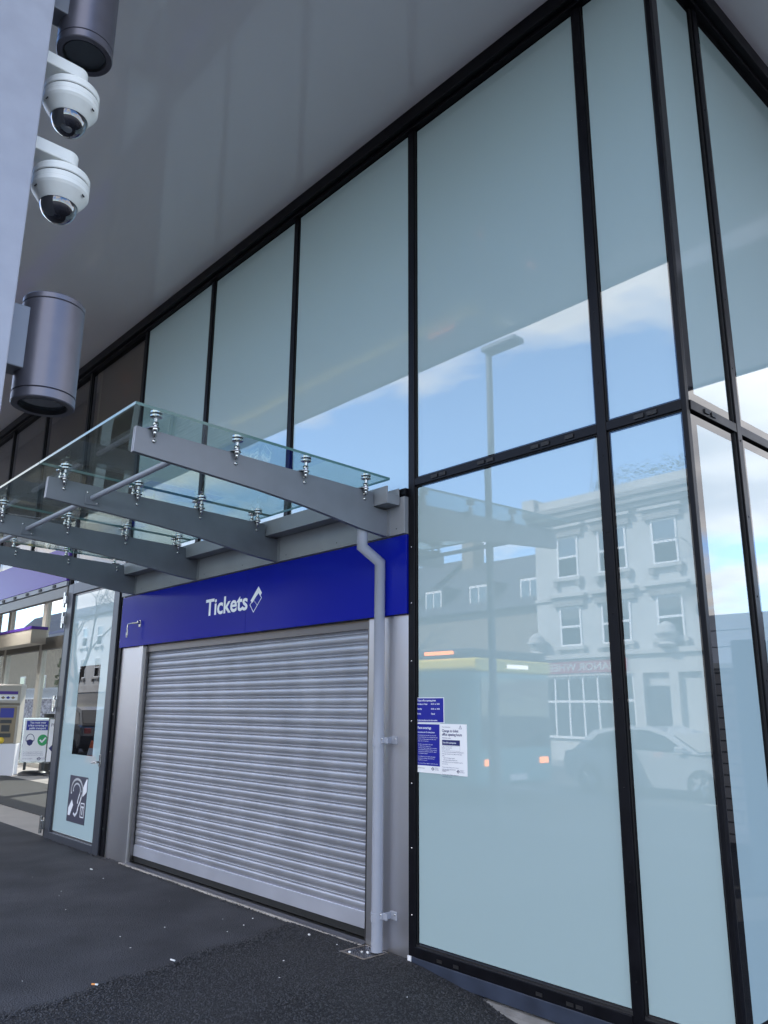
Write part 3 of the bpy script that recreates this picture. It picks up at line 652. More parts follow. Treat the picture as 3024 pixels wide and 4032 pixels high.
strip(mb, [(-1.688, 1.500), (-1.676, 1.522), (-1.664, 1.500), (-1.688, 1.500)], .002, (0, YL, 0), UX, UZ); strip(mb, [(-1.676, 1.506), (-1.676, 1.515)], .002, (0, YL, 0), UX, UZ)
flat(mb, [(-1.840, 1.395), (-1.682, 1.395), (-1.682, 1.428), (-1.840, 1.428)], (0, YL, 0), UX, UZ)
z = para(mb, 1.350, ['To help to prevent the spreading of Coronavirus the', 'following restrictions are in place at this ticket', 'office:', '    Cash is not being accepted', '    Only paper tickets are being sold', 'Alternatively, you can use Contactless to pay for', 'your journey'], x=-1.840)
z = para(mb, z, ['To top up your Oyster card or to buy', 'tube, pass, please use the ticket', 'machines'], x=-1.840, width=.15); z = para(mb, z, ['Purchase Season tickets in advance to', 'avoid having to queue'], x=-1.840, width=.15)
roundel(mb, -1.700, 1.236, .0085); put_text(mb, 'TRANSPORT', .008, (-1.684, YL, 1.240), xs=.72); put_text(mb, 'FOR LONDON', .008, (-1.684, YL, 1.229), xs=.72); put_text(mb, 'MAYOR OF LONDON', .008, (-1.842, YL, 1.235), xs=.8)
mb.build('lettering', 'navy_ink', t)
mb = MB(); put_text(mb, 'Ticket office opening times', .0135, (-1.836, YL-.0004, 1.407), bold=True, xs=.82); mb.build('lettering', 'letter_white', t)
mb = MB(); strip(mb, [(-1.840, 1.392), (-1.682, 1.392), (-1.682, 1.361), (-1.840, 1.361), (-1.840, 1.392)], .0012, (0, YL, 0), UX, UZ)
strip(mb, [(-1.826+.009*math.cos(a), 1.377+.009*math.sin(a)) for a in np.linspace(0, 6.283, 15)], .0016, (0, YL, 0), UX, UZ); strip(mb, [(-1.826, 1.384), (-1.826, 1.377), (-1.822, 1.374)], .0016, (0, YL, 0), UX, UZ)
for i, l in enumerate(['Weekdays: 06:35-20:50', 'Saturday: 05:55-20:50', 'Sunday: closed']): put_text(mb, l, .008, (-1.810, YL, 1.384-i*.009), xs=.8)
mb.build('info_box', 'grey_ink', t)

# ------------------------------------------------------------------ column, lamps, dome cameras
MB_col = MB().box(-.46, -.24, -3.53, -3.341, -.15, ZS)
o = MB_col.build('support_column', 'column_paint', None, .004); tag(o, 'pale grey rectangular steel column at the left edge holding up the roof', 'column')
LX, LY = -.345, -3.205
def wall_light(z0, z1, label):
    t = thing('wall_light', label, 'wall light', (LX, LY, z0), 'cylinder lights on the column')
    r = .087
    b = MB().crisp([(r-.004, z0+.030), (r, z0+.032), (r, z1-.022), (r-.003, z1-.020)], (LX, LY, 0), 48).build('barrel', 'lamp_grey', t)
    MB().crisp([(r-.022, z0+.004), (r-.019, z0), (r-.002, z0), (r, z0+.003), (r, z0+.027), (r-.004, z0+.030)], (LX, LY, 0), 48).build('lower_ring', 'lamp_grey', t)
    MB().crisp([(r-.003, z1-.020), (r, z1-.017), (r, z1-.003), (r-.002, z1), (r-.019, z1), (r-.022, z1-.004)], (LX, LY, 0), 48).build('upper_ring', 'lamp_grey', t)
    MB().crisp([(r-.022, z0), (r-.024, z0+.03), (.0001, z0+.03)], (LX, LY, 0), 40).build('reflector', 'lamp_inside', t)
    MB().crisp([(.0001, z0+.012), (r-.023, z0+.012)], (LX, LY, 0), 40).build('lens', 'lamp_glass', t)
    MB().crisp([(.0001, z1-.008), (r-.021, z1-.008)], (LX, LY, 0), 40).build('lens', 'lamp_glass', t)
    MB().box(LX-.035, LX+.040, -3.341, LY-r*.86, z0+.085, z1-.05).build('mount', 'beam_paint', t, .003)
wall_light(2.463, 2.788, 'lower dark grey cylinder up-down light behind the left column'); wall_light(3.686, 4.01, 'upper dark grey cylinder light above the dome cameras on the column')
def dome(zc, label):
    # zc: height of the shroud's top plate
    cx, cy = -.345, -3.228
    t = thing('dome_camera', label, 'security camera', (cx, cy, zc-.2), 'white dome security cameras on the column')
    b = MB(); n = 16
    # flat arm with a rounded end
    pts = [(cx-.035, -3.341), (cx+.035, -3.341)]+[(cx+.036*math.cos(a), cy+.005+.036*math.sin(a)) for a in np.linspace(0, math.pi, 14)]
    b.prism(pts, 'z', zc+.030, zc+.074); b.build('arm', 'camera_white', t, .004, 3)
    MB().crisp([(.030, .045), (.030, .012), (.034, .0)], (cx, cy, zc), 24).build('stem', 'camera_white', t)
    MB().crisp([(.0001, .004), (.070, .002), (.080, -.004), (.083, -.010), (.083, -.028), (.081, -.031)], (cx, cy, zc), 48).build('cap', 'camera_white', t)
    MB().crisp([(.080, -.031), (.080, -.034)], (cx, cy, zc), 48).build('seam', 'black_plastic', t)
    MB().crisp([(.081, -.034), (.083, -.036), (.083, -.052), (.0825, -.053), (.083, -.054), (.083, -.066), (.079, -.074), (.0585, -.104), (.0555, -.108), (.053, -.106)], (cx, cy, zc), 48).build('shroud', 'camera_white', t)
    MB().lathe([(.0545*math.sin(a), -.108-.056*math.cos(a)) for a in np.linspace(1.5708, 0.001, 14)], (cx, cy, zc), 40).build('dome', 'dome_black', t)
    for k in range(3):
        a = R(-80+k*120); rr = .0765
        MB().cyl((cx+rr*math.cos(a), cy+rr*math.sin(a), zc-.079), (cx+(rr+.003)*math.cos(a)*1.0, cy+(rr+.003)*math.sin(a), zc-.0775),   .0055, n=10).build('screw', 'black_plastic', t)
dome(3.536, 'upper white dome camera just below the high cylinder light'); dome(3.224, 'lower white dome camera on the left column')

# ------------------------------------------------------------------ glazed door with hearing loop sign
dr = thing('glazed_door', 'tall frosted glass door in dark grey frame left of the shutter', 'door', (-7.85, -.02, .03))
x0, x1, zt = -8.66, -7.03, 3.20
MB().box(x0, x0+.16, -.045, .02, .02, zt).build('stile', 'door_frame', dr, .004); MB().box(x1-.15, x1, -.045, .02, .03, zt).build('stile', 'door_frame', dr, .004)
MB().box(x0+.16, x1-.15, -.045, .02, .03, .135).build('bottom_rail', 'door_frame', dr, .004); MB().box(x0+.16, x1-.15, -.045, .02, 3.06, zt).build('top_rail', 'door_frame', dr, .004)
MB().box(x0+.16, x0+.185, -.02, .02, .135, 3.06).box(x1-.175, x1-.15, -.02, .02, .135, 3.06).box(x0+.185, x1-.175, -.02, .02, .135, .155).box(x0+.185, x1-.175, -.02, .02, 3.04, 3.06).build('bead', 'steel_dark', dr)
wx0, wx1, wz0, wz1 = -8.10, -7.47, 1.065, 2.115
gx_0, gx_1 = x0+.185, x1-.175
fp = MB().box(gx_0, wx0, -.01, .0, .155, 3.04).box(wx1, gx_1, -.01, .0, .155, 3.04).box(wx0, wx1, -.01, .0, .155, wz0).box(wx0, wx1, -.01, .0, wz1, 3.04).build('frosted_pane', 'frosted_door', dr)
MB().box(wx0, wx1, -.0095, .0, wz0, wz1).build('vision_strip', 'frit', dr)
for z in (3.0, 2.73, 1.66, .20):
    MB().box(x0-.05, x0+.03, -.085, -.045, z-.05, z+.05).cyl((x0-.045, -.075, z-.10), (x0-.045, -.075, z+.10), .018, n=12).build('hinge', 'steel_bright', dr, .003)
MB().box(x1-.13, x1-.09, -.06, -.045, .97, 1.10).cyl((x1-.11, -.06, 1.02), (x1-.11, -.10, 1.02), .012).cyl((x1-.11, -.10, 1.02), (x1-.23, -.10, 1.01), .010).build('handle', 'steel_bright', dr, .002)
MB().box(-7.03, -7.0, -.03, .03, .03, 3.2).build('jamb', 'frame_black', dr)
hs = thing('hearing_loop_sign', 'dark grey square hearing loop sign with white ear symbol on the glass door', 'sign', (-7.79, -.013, .305))
MB().box(-8.06, -7.525, -.014, -.0105, .305, .825).build('plate', 'door_sign_dark', hs)
mb = MB(); O = (-8.06, -.0148, .305)
ear = [(.18+.17*math.cos(a), .36+.125*math.sin(a)) for a in np.linspace(R(200), R(-25), 22)]
ear = [(p[0]+.06, p[1]) for p in ear]+[(.37, .25), (.32, .18), (.30, .12), (.25, .08), (.20, .10)]
strip(mb, ear, .026, O, UX, UZ)
strip(mb, [(.24+.105*math.cos(a), .36+.075*math.sin(a)) for a in np.linspace(R(190), R(-20), 16)]+[(.30, .26), (.29, .22)], .020, O, UX, UZ)
flat(mb, [(.38, .36), (.50, .50), (.53, .50), (.53, .36), (.43, .30)], O, UX, UZ)
flat(mb, [(.03, .07), (.03, .15), (.12, .25), (.17, .19), (.09, .07)], O, UX, UZ)
strip(mb, [(.40, .08), (.50, .08), (.50, .23), (.40, .23), (.40, .08)], .012, O, UX, UZ); strip(mb, [(.42, .19), (.48, .19)], .018, O, UX, UZ); strip(mb, [(.45, .19), (.45, .11)], .018, O, UX, UZ)
mb.build('ear_symbol', 'letter_white', hs)

# ------------------------------------------------------------------ entrance and lobby
struct(MB().box(-26, -8.75, .0, 4.2, -.2, .045).build('lobby_floor', 'screed'))
struct(MB().box(-40, -8.75, -.30, .0, -.2, .042).build('threshold_stone', 'screed')) if False else None
em = MB().box(-25.5, -8.95, .65, 2.5, .045, .055).build('entrance_mat', 'mat_black'); tag(em, 'large dark grey ribbed entrance mat inside the station doorway', 'mat')
ef = thing('entrance_portal', 'brown metal header frame over the open station entrance', 'door frame', (-16, 0, 3.02))
MB().box(-24, -8.76, -.03, .05, 3.06, 3.20).build('header', 'header_brown', ef, .004); MB().box(-24, -8.76, -.05, .04, 3.205, 3.27).build('track', 'channel_paint', ef, .003)
for k in np.arange(-9.2, -13, -.55): MB().box(k-.05, k+.05, -.062, -.05, 3.215, 3.255).build('clip', 'gasket', ef)
ps = MB().box(-24, -8.78, -.05, .0, 3.275, 3.76).build('purple_fascia', 'purple', None, .003); tag(ps, 'glossy purple fascia band above the station entrance', 'sign')
lw = thing('lobby_shell', 'taupe inner walls and ceiling of the station lobby', 'interior', (-17, 2, 0)); lw['kind'] = 'structure'
del lw['category']
MB().box(-26.1, -26, .0, 4.2, 0, 6.4).build('end_wall', 'taupe_wall', lw); MB().box(-26, -8.62, 4.0, 4.1, 4.55, 6.4).build('back_wall', 'taupe_wall', lw); MB().box(-26, -6.95, .45, .5, 3.8, 6.4).build('added_backing', 'taupe_wall', lw)  # last panel is added behind the dim panes to catch outside light
MB().box(-26, -8.62, .06, 4.0, 4.62, 4.70).build('ceiling', 'taupe_wall', lw) if False else None
MB().box(-26, -8.62, .9, 4.0, 4.50, 4.56).build('ceiling', 'cream', lw)
cl = MB().box(-22.0, -20.3, 2.2, 2.7, 4.44, 4.50).build('ceiling_light', 'lamp_panel'); tag(cl, 'bright white ceiling light panel inside the station lobby', 'light')
bgl = thing('rear_glazing', 'cream framed rear glass wall of the lobby', 'glass wall', (-18, 4, 0))
for x in (-12, -15.2, -18.3, -21.4, -24.5): MB().box(x-.13, x+.13, 3.98, 4.12, .045, 4.55).build('column', 'cream', bgl, .005)
for i, x in enumerate((-8.7, -12, -15.2, -18.3, -21.4, -24.5)):
    xn = (-12, -15.2, -18.3, -21.4, -24.5, -26)[i]
    MB().box(xn+.13, x-.13, 4.03, 4.045, .15, 3.17).build('pane', 'clear_glass', bgl); MB().box(xn+.13, x-.13, 4.03, 4.045, 3.50, 4.5).build('pane', 'clear_glass', bgl)
    MB().box(xn+.13, x-.13, 3.99, 4.08, .045, .15).build('sill', 'cream', bgl)
    MB().box(xn+.13, x-.13, 3.96, 4.10, 3.17, 3.50).build('transom', 'header_brown', bgl)
bs = thing('hanging_sign', 'beige lobby sign box with purple top edge', 'sign', (-20.5, 3.4, 3.3)); MB().box(-24, -20.4, 3.35, 3.75, 3.28, 3.66).build('box', 'machine_cream', bs, .004); MB().box(-24, -20.38, 3.33, 3.77, 3.66, 3.74).build('top_edge', 'purple', bs)
# ticket machine, faces the entrance/camera
tm = thing('ticket_machine', 'cream ticket machine with dark screen panel at the left edge inside the lobby', 'ticket machine', (-18.35, 2.62, .045), rz=R(62))
def loc(mb, name, m, p, bevel=0): return mb.build(name, m, p, bevel)
loc(MB().box(-1.0, 0, 0, .55, 0, .72), 'base', 'machine_white', tm, .01); loc(MB().box(-1.0, 0, 0, .55, .72, 2.1), 'body', 'machine_cream', tm, .012)
loc(MB().prism([(-.1, 1.66), (.0, 1.60), (.0, 2.1), (-.1, 2.06)], 'x', -1.0, .0), 'hood', 'machine_cream', tm, .006)
loc(MB().box(-.96, -.06, -.105, -.101, 1.86, 1.93), 'purple_strip', 'purple', tm)
mbx = MB().box(-.96, -.06, -.008, 0, .74, 1.58); loc(mbx, 'fascia_panel', 'machine_brown', tm, .003)
loc(MB().box(-.42, -.12, -.02, -.008, 1.32, 1.54), 'screen', 'sign_blue_dull', tm); loc(MB().box(-.40, -.15, -.03, -.008, 1.19, 1.27), 'card_slot', 'black_plastic', tm); loc(MB().box(-.36, -.18, -.03, -.008, 1.0, 1.15), 'keypad', 'black_plastic', tm); loc(MB().box(-.40, -.14, -.03, -.008, .87, .96), 'note_slot', 'black_plastic', tm)
loc(MB().lathe([(.0001, -.03), (.07, -.03), (.075, -.008)], (-.34, 0, .80), 20, axis='y'), 'coin_tray', 'yellow', tm)
for k in range(3):
    mb = MB(); flat(mb, [(-.05, 0), (0, -.035), (.05, 0), (0, .035)], (-.30+k*.11-.08, -.104, 1.78), UX, UZ); loc(mb, 'symbol', 'sign_blue_dull' if k == 1 else 'machine_brown', tm)
loc(MB().box(-.96, -.06, -.1025, -.1005, 1.72, 1.85), 'symbol_panel', 'paper_white', tm)
def aboard(x, y, rz, label, full):
    t = thing('floor_sign', label, 'floor sign', (x, y, .045), 'free-standing floor signs in the lobby', rz)
    for dx in (-.2, .2): MB().box(dx-.03, dx+.03, -.02, .02, .12, .3).build('stem', 'black_plastic', t)
    mb = MB(); mb.lathe([(.0001, .11), (.14, .10), (.20, .06), (.21, 0)], (0, 0, 0), 20); mb.v = [(p[0]*1.6, p[1]*1.1, p[2]) for p in mb.v]; mb.build('base', 'black_plastic', t)
    MB().box(-.33, .33, -.02, .02, .28, 1.32).build('frame', 'steel_bright', t, .004); p = MB().box(-.295, .295, -.024, -.0205, .315, 1.285).build('poster', 'paper_white', t)
    if full:
        MB().box(-.25, .25, -.0255, -.0245, 1.03, 1.25).build('heading', 'sign_blue_dull', p)
        mb = MB()
        for i, l in enumerate(('You must wear', 'a face covering on', 'public transport')): put_text(mb, l, .066, (0, -.0262, 1.185-i*.065), bold=True, align='CENTER', xs=.86)
        mb.build('lettering', 'letter_white', p)
        mb = MB(); flat(mb, [(.14+.115*math.cos(a), .80+.13*math.sin(a)) for a in np.linspace(0, 6.283, 28)[:-1]], (0, -.025, 0), UX, UZ); mb.build('tick_disc', 'green', p)
        mb = MB(); strip(mb, [(.085, .80), (.125, .755), (.20, .85)], .035, (0, -.0258, 0), UX, UZ); mb.build('tick', 'letter_white', p)
        mb = MB(); strip(mb, [(-.14+.09*math.cos(a), .82+.12*math.sin(a)) for a in np.linspace(R(-20), R(200), 18)], .014, (0, -.025, 0), UX, UZ); flat(mb, [(-.22, .79), (-.14, .82), (-.06, .79), (-.09, .70), (-.14, .67), (-.19, .70)], (0, -.0252, 0), UX, UZ); mb.build('face_mask', 'navy_ink', p)
        mb = MB()
        for i in range(3): put_text(mb, 'Face coverings must be worn at all times in stations', .026, (-.26, -.025, .52-i*.035), xs=.8)
        put_text(mb, 'MAYOR OF LONDON', .022, (-.26, -.025, .37)); 
        strip(mb, [(.10+.03*math.cos(a), .375+.03*math.sin(a)) for a in np.linspace(0, 6.283, 17)], .012, (0, -.025, 0), UX, UZ); strip(mb, [(.055, .375), (.145, .375)], .012, (0, -.0252, 0), UX, UZ); put_text(mb, 'TRANSPORT', .022, (.15, -.025, .38)); put_text(mb, 'FOR LONDON', .022, (.15, -.025, .355))
        mb.build('small_print', 'navy_ink', p)
    else:
        mb = MB(); put_text(mb, 'Please', .1, (-.26, -.025, 1.12)); strip(mb, [(-.2, .6), (-.1, .7)], .12, (0, -.025, 0), UX, UZ); mb.build('lettering', 'navy_ink', p)
aboard(-18.25, 3.05, R(66), 'white floor sign reading You must wear a face covering, with green tick', True); aboard(-17.75, 3.45, R(50), 'second floor sign half hidden behind the door edge', False)
MB_p = MB().box(-19.2, -19.0, 3.5, 3.7, .045, 1.45).build('bin_post', 'black_plastic', None, .01); tag(MB_p, 'small black post standing behind the floor signs', 'post')
# seen through the rear glass
struct(MB().box(-70, -8, 4.2, 40, -.3, .0).build('yard', 'asphalt_road'))
tw = thing('tile_wall', 'chequered grey and lilac tiled boundary wall seen through the lobby glass', 'wall', (-48, 13, 0)); MB().box(-64, -30, 13, 13.3, 0, 2.05).build('tile_face', 'tile_wall', tw); MB().box(-64, -30, 12.95, 13.35, 2.05, 2.13).build('coping', 'paper_white', tw)
pf = thing('picket_fence', 'pale picket fence on top of the tiled wall', 'fence', (-48, 13.1, 2.13)); pk = None
MB().box(-62, -32, 13.12, 13.15, 2.3, 2.36).build('rail', 'fence_grey', pf)
for i in range(150):
    x = -62+i*.2
    if pk is None: o = MB().prism([(x-.06, 2.13), (x+.06, 2.13), (x+.06, 2.62), (x, 2.72), (x-.06, 2.62)], 'y', 13.08, 13.115).build('picket', 'fence_grey', pf); pk = o.data
    else: inst(pk, 'picket', (x, 13.0975, 2.13), pf)
def leaf_cloud(mb, c, r, n, s, m=0):
    for i in range(n):
        d = Vector((random.gauss(0, 1), random.gauss(0, 1), random.gauss(0, 1))).normalized()*random.random()**.4; p = Vector(c)+Vector((d.x*r[0], d.y*r[1], d.z*r[2]))
        a = Vector((random.gauss(0, 1), random.gauss(0, 1), random.gauss(0, 1))).normalized(); b = a.orthogonal().normalized()*s*.5; a = a*s
        mb.add([p-a, p-b, p+a, p+b], [(0, 1, 2, 3)], m)
tr_ = thing('garden_bush', 'dense green bush behind the picket fence', 'bush', (-46, 15, 0)); mb = MB()
for k in range(9): leaf_cloud(mb, (-45.5+random.uniform(-2.5, 2.5), 15+random.uniform(-.6, .6), 2.0+random.uniform(0, 2.2)), (1.1, .8, .9), 260, .16)
mb.build('foliage', 'leaf', tr_); MB().cyl((-46, 15, 0), (-46, 15, 2.2), .12, .08).build('stem', 'bark', tr_)
yh = thing('yard_building', 'low buff and slate building beyond the tiled wall', 'building', (-56, 20, 0)); MB().box(-80, -30, 20, 26, 0, 6.8).build('wall', 'stock_brick', yh); MB().prism([(19.6, 6.8), (26.4, 6.8), (23, 10.2)], 'x', -80.4, -29.6).build('roof', 'slate', yh)
for x in range(-78, -32, 5):
    f = MB().box(x, x+1.3, 19.94, 20.02, 2.2, 4.2).build('window', 'sash_white', yh); MB().box(x+.1, x+1.2, 19.92, 19.94, 2.3, 4.1).build('pane', 'window_dark', f)

# ------------------------------------------------------------------ across the street (mirrored in the facade)
def sash(x0, x1, z0, z1, y, parent, hood=True, hoodm='stone_dark'):
    # facing +y, at wall plane y
    f = MB().box(x0, x1, y-.05, y+.01, z0, z0+.07).box(x0, x1, y-.05, y+.01, z1-.07, z1).box(x0, x0+.07, y-.05, y+.01, z0+.07, z1-.07).box(x1-.07, x1, y-.05, y+.01, z0+.07, z1-.07).box(x0+.07, x1-.07, y-.04, y+.012, (z0+z1)/2-.04, (z0+z1)/2+.04).build('window', 'sash_white', parent)
    MB().box(x0+.07, x1-.07, y-.06, y-.03, z0+.07, (z0+z1)/2-.04).build('pane', 'window_dark', f); MB().box(x0+.07, x1-.07, y-.055, y-.025, (z0+z1)/2+.04, z1-.07).build('pane', 'window_dark', f)
    MB().box(x0-.15, x1+.15, y, y+.16, z0-.12, z0).build('sill', 'stone_band', f)
    for s in (x0-.12, x1-.06): MB().box(s, s+.18, y, y+.14, z0-.32, z0-.12).build('bracket', hoodm, f)
    if hood:
        MB().box(x0-.20, x1+.20, y, y+.12, z1+.02, z1+.34).build('lintel', hoodm, f); MB().box(x0-.32, x1+.32, y, y+.24, z1+.34, z1+.44).build('hood', 'stone_band', f)
PY = -20.0; gzp = gz(-12, -6)-.03
pub = thing('corner_pub', 'white rendered three storey building with red sign, reflected in the corner glass', 'building', (-13, PY, gzp))
MB().box(-16, -9.75, PY-8, PY, gzp, 8.5).build('wall', 'render_white', pub)
MB().box(-16.15, -9.6, PY-.3, PY+.35, 8.5, 8.72).box(-16.1, -9.65, PY-.3, PY+.22, 8.35, 8.5).box(-16.2, -9.55, PY-.3, PY+.45, 8.72, 8.9).build('cornice', 'stone_dark', pub); MB().box(-16.05, -9.7, PY-.3, PY+.12, 8.9, 9.3).build('parapet', 'stone_band', pub); MB().box(-16.3, -15.75, PY-.4, PY+.3, 8.9, 9.45).build('pier', 'stone_band', pub)
MB().box(-16.02, -9.73, PY, PY+.08, 5.5, 5.62).build('string_course', 'stone_band', pub)
for z0, z1 in ((3.85, 5.25), (6.3, 7.8)):
    for xc in (-14.5, -12.75, -10.9): sash(xc-.46, xc+.46, z0, z1, PY+.03, pub)
MB().box(-16.05, -9.7, PY, PY+.32, 3.40, 3.56).box(-16.05, -9.7, PY, PY+.18, 2.80, 3.40).build('shop_fascia', 'stone_band', pub)
sb = MB().box(-15.75, -12.4, PY+.18, PY+.22, 2.90, 3.32).build('name_board', 'red_sign', pub)
mb = MB(); put_text(mb, 'MANOR WHEEL', .36, (-12.55, PY+.223, 2.99), ux=(-1, 0, 0), bold=True); v = np.array(mb.v); k = 3.0/(v[:, 0].max()-v[:, 0].min()); mb.v = [(-12.58+(p[0]+12.55)*k, p[1], p[2]) for p in mb.v]; mb.build('lettering', 'stone_band', sb)
MB().box(-15.8, -12.3, PY+.0, PY+.06, .75, 2.8).build('shop_glass', 'window_dark', pub)
for x in np.arange(-15.8, -12.2, .58): MB().box(x-.03, x+.03, PY+.06, PY+.10, .75, 2.8).build('glazing_bar', 'sash_white', pub)
for z in (.75, 1.95, 2.76): MB().box(-15.8, -12.3, PY+.06, PY+.095, z-.04, z+.04).build('glazing_bar', 'sash_white', pub)
for x in (-16.0, -12.2, -11.0, -9.95): MB().box(x-.0, x+.3, PY, PY+.22, gzp, 2.8).build('pilaster', 'stone_band', pub)
MB().box(-11.85, -11.05, PY+.0, PY+.05, gzp, 2.4).build('door', 'door_frame', pub)
for x in (-11.0, -15.9): MB().crisp([(.20, 0), (.30, .08), (.22, .16), (.26, .28), (.36, .42), (.36, .48), (.30, .50), (.26, .66), (.12, .78), (.0001, .82)], (x+.1, PY+.35, 3.56), 18).build('urn', 'stone_band', pub)
mb = MB().tube([(-10.1, PY+.05, 6.9), (-10.1, PY+.5, 7.0)], .02, 6).tube([(-10.1, PY+.5, 7.0), (-10.9, PY+.6, 7.0)], .015, 6)
for k in range(5): mb.tube([(-10.2-.15*k, PY+.55, 6.75), (-10.2-.15*k, PY+.55, 7.25)], .01, 5)
mb.build('aerial', 'steel_dark', pub); MB().cyl((-14.3, PY-2, 8.4), (-14.3, PY-2, 12.6), .05, .03, 8).tube([(-14.3, PY-2, 12.4), (-13.6, PY-2, 8.5)], .012, 5).tube([(-14.3, PY-2, 12.4), (-15.0, PY-2, 8.5)], .012, 5).build('mast', 'steel_dark', pub); MB().lathe([(.0001, 0), (.2, .04), (.28, .1)], (-10.0, PY+.3, 5.1), 16, axis='y').build('satellite_dish', 'stone_dark', pub)
wp = thing('roof_weeds', 'weeds growing along the parapet of the white building', 'plant', (-12, PY, 9.3)); mb = MB()
for k in range(16): leaf_cloud(mb, (-13.2+k*.21, PY, 9.46+random.uniform(0, .15)), (.2, .12, .25+random.random()*.35), 55, .04)
mb.build('leaves', 'leaf', wp)
def house(label, x0, x1, y, zeave, zridge, wallm, roofm, rows, wins, dorm=0, z0=None):
    z0 = gzp if z0 is None else z0
    t = thing('terrace_house', label, 'house', ((x0+x1)/2, y, z0), 'houses across the street, seen only as reflections')
    MB().box(x0, x1, y-8, y, z0, zeave).build('wall', wallm, t)
    rf = MB().prism([(y+.3, zeave), (y-8.3, zeave), (y-4, zridge)], 'x', x0, x1).build('roof', roofm, t)
    MB().box(x0+.2, x0+.9, y-4.4, y-3.6, zridge-.6, zridge+1.1).build('chimney', wallm, rf)
    n = wins; wd = (x1-x0)/n
    for (a, b) in rows:
        for i in range(n): xc = x0+wd*(i+.5); sash(xc-.5, xc+.5, a, b, y+.03, t, hood=False)
    for i in range(dorm):
        xc = x0+(x1-x0)*(i+.5)/dorm; d = MB().box(xc-.6, xc+.6, y-2.2, y-.4, zeave+.1, zeave+1.35).build('dormer', 'slate', t)
        MB().box(xc-.5, xc+.5, y-.4, y-.36, zeave+.2, zeave+1.2).build('dormer_frame', 'sash_white', d); MB().box(xc-.42, xc-.04, y-.36, y-.34, zeave+.28, zeave+1.1).box(xc+.04, xc+.42, y-.36, y-.34, zeave+.28, zeave+1.1).build('pane', 'window_dark', d)
    MB().box(x0+.3, x1-.3, y, y+.12, 2.7, 3.2).build('shop_fascia', 'sign_blue_dull' if wins == 3 else 'stone_band', t)
    MB().box(x0+.4, x1-.4, y, y+.05, .6, 2.6).build('shop_glass', 'window_dark', t)
    return t
house('buff brick terrace with slate roof next to the white building', -24, -16.0, -21, 5.6, 8.6, 'terrace_brick', 'slate', [], 2, 3)
house('second buff brick terrace house with dormers', -32, -24.02, -21, 5.8, 8.9, 'terrace_brick', 'slate', [(3.7, 5.1)], 3, 3)
house('tall pale rendered terrace house along the street', -40, -32.04, -20.5, 8.4, 10.4, 'render_white', 'slate', [(3.8, 5.3), (6.2, 7.7)], 3)
house('red brick terrace house along the street', -50, -40.06, -20.5, 8.0, 10.6, 'red_brick', 'slate', [(3.8, 5.3), (6.0, 7.4)], 4)
house('cream terrace house at the far end of the street', -62, -50.1, -20.5, 8.6, 10.8, 'render_white', 'slate', [(3.8, 5.3), (6.2, 7.7)], 4)
house('farthest red brick house of the terrace', -76, -62.1, -20.5, 8.0, 10.6, 'red_brick', 'slate', [(3.8, 5.3), (6.0, 7.4)], 4)

def bare_tree(x, y, h, label, seed):
    rd = random.Random(seed); z0 = gz(x, -6)-.05; t = thing('street_tree', label, 'tree', (x, y, z0), 'bare street trees'); tk = MB(); br = MB()
    def grow(p, d, l, r, dep):
        q = p+d*l; (tk if dep == 0 else br).cyl(p, q, r, r*.72, 7 if dep < 3 else 4, cap=False)
        if dep >= 6: return
        for k in range(3 if dep in (0, 2) else 2):
            nd = (d+Vector((rd.gauss(0, .5), rd.gauss(0, .5), rd.gauss(.12, .3)))).normalized(); grow(q, nd, l*rd.uniform(.62, .85), r*rd.uniform(.5, .7), dep+1)
    grow(Vector((x, y, z0)), Vector((0, 0, 1)), h*.32, h*.024, 0); tk.build('trunk', 'bark', t); br.build('crown', 'bark', t)
bare_tree(-40, -15.8+.0-1.9, 9.5, 'bare street tree mirrored in the frosted door', 3); bare_tree(-27, -18.3, 9, 'bare street tree before the second terrace', 5); bare_tree(-55, -18, 10, 'bare street tree far along the street', 8); bare_tree(-33.5, -18.2, 8.5, 'bare street tree before the pale rendered house', 12)

# street lamp
sl = thing('street_lamp', 'tall grey street lamp post on the pavement, mirrored in the large pane', 'street lamp', (-5.6, -5.0, gz(-5.6, -5)))
zb = gz(-5.6, -5); MB().cyl((-5.6, -5, zb), (-5.6, -5, 1.9), .085, .08, 20).build('base', 'lamp_post_grey', sl); MB().cyl((-5.6, -5, 1.9), (-5.6, -5, 7.2), .058, .05, 18).build('post', 'lamp_post_grey', sl)
MB().box(-5.66, -4.98, -5.13, -4.87, 7.12, 7.22).build('lantern', 'lamp_post_grey', sl, .03); 

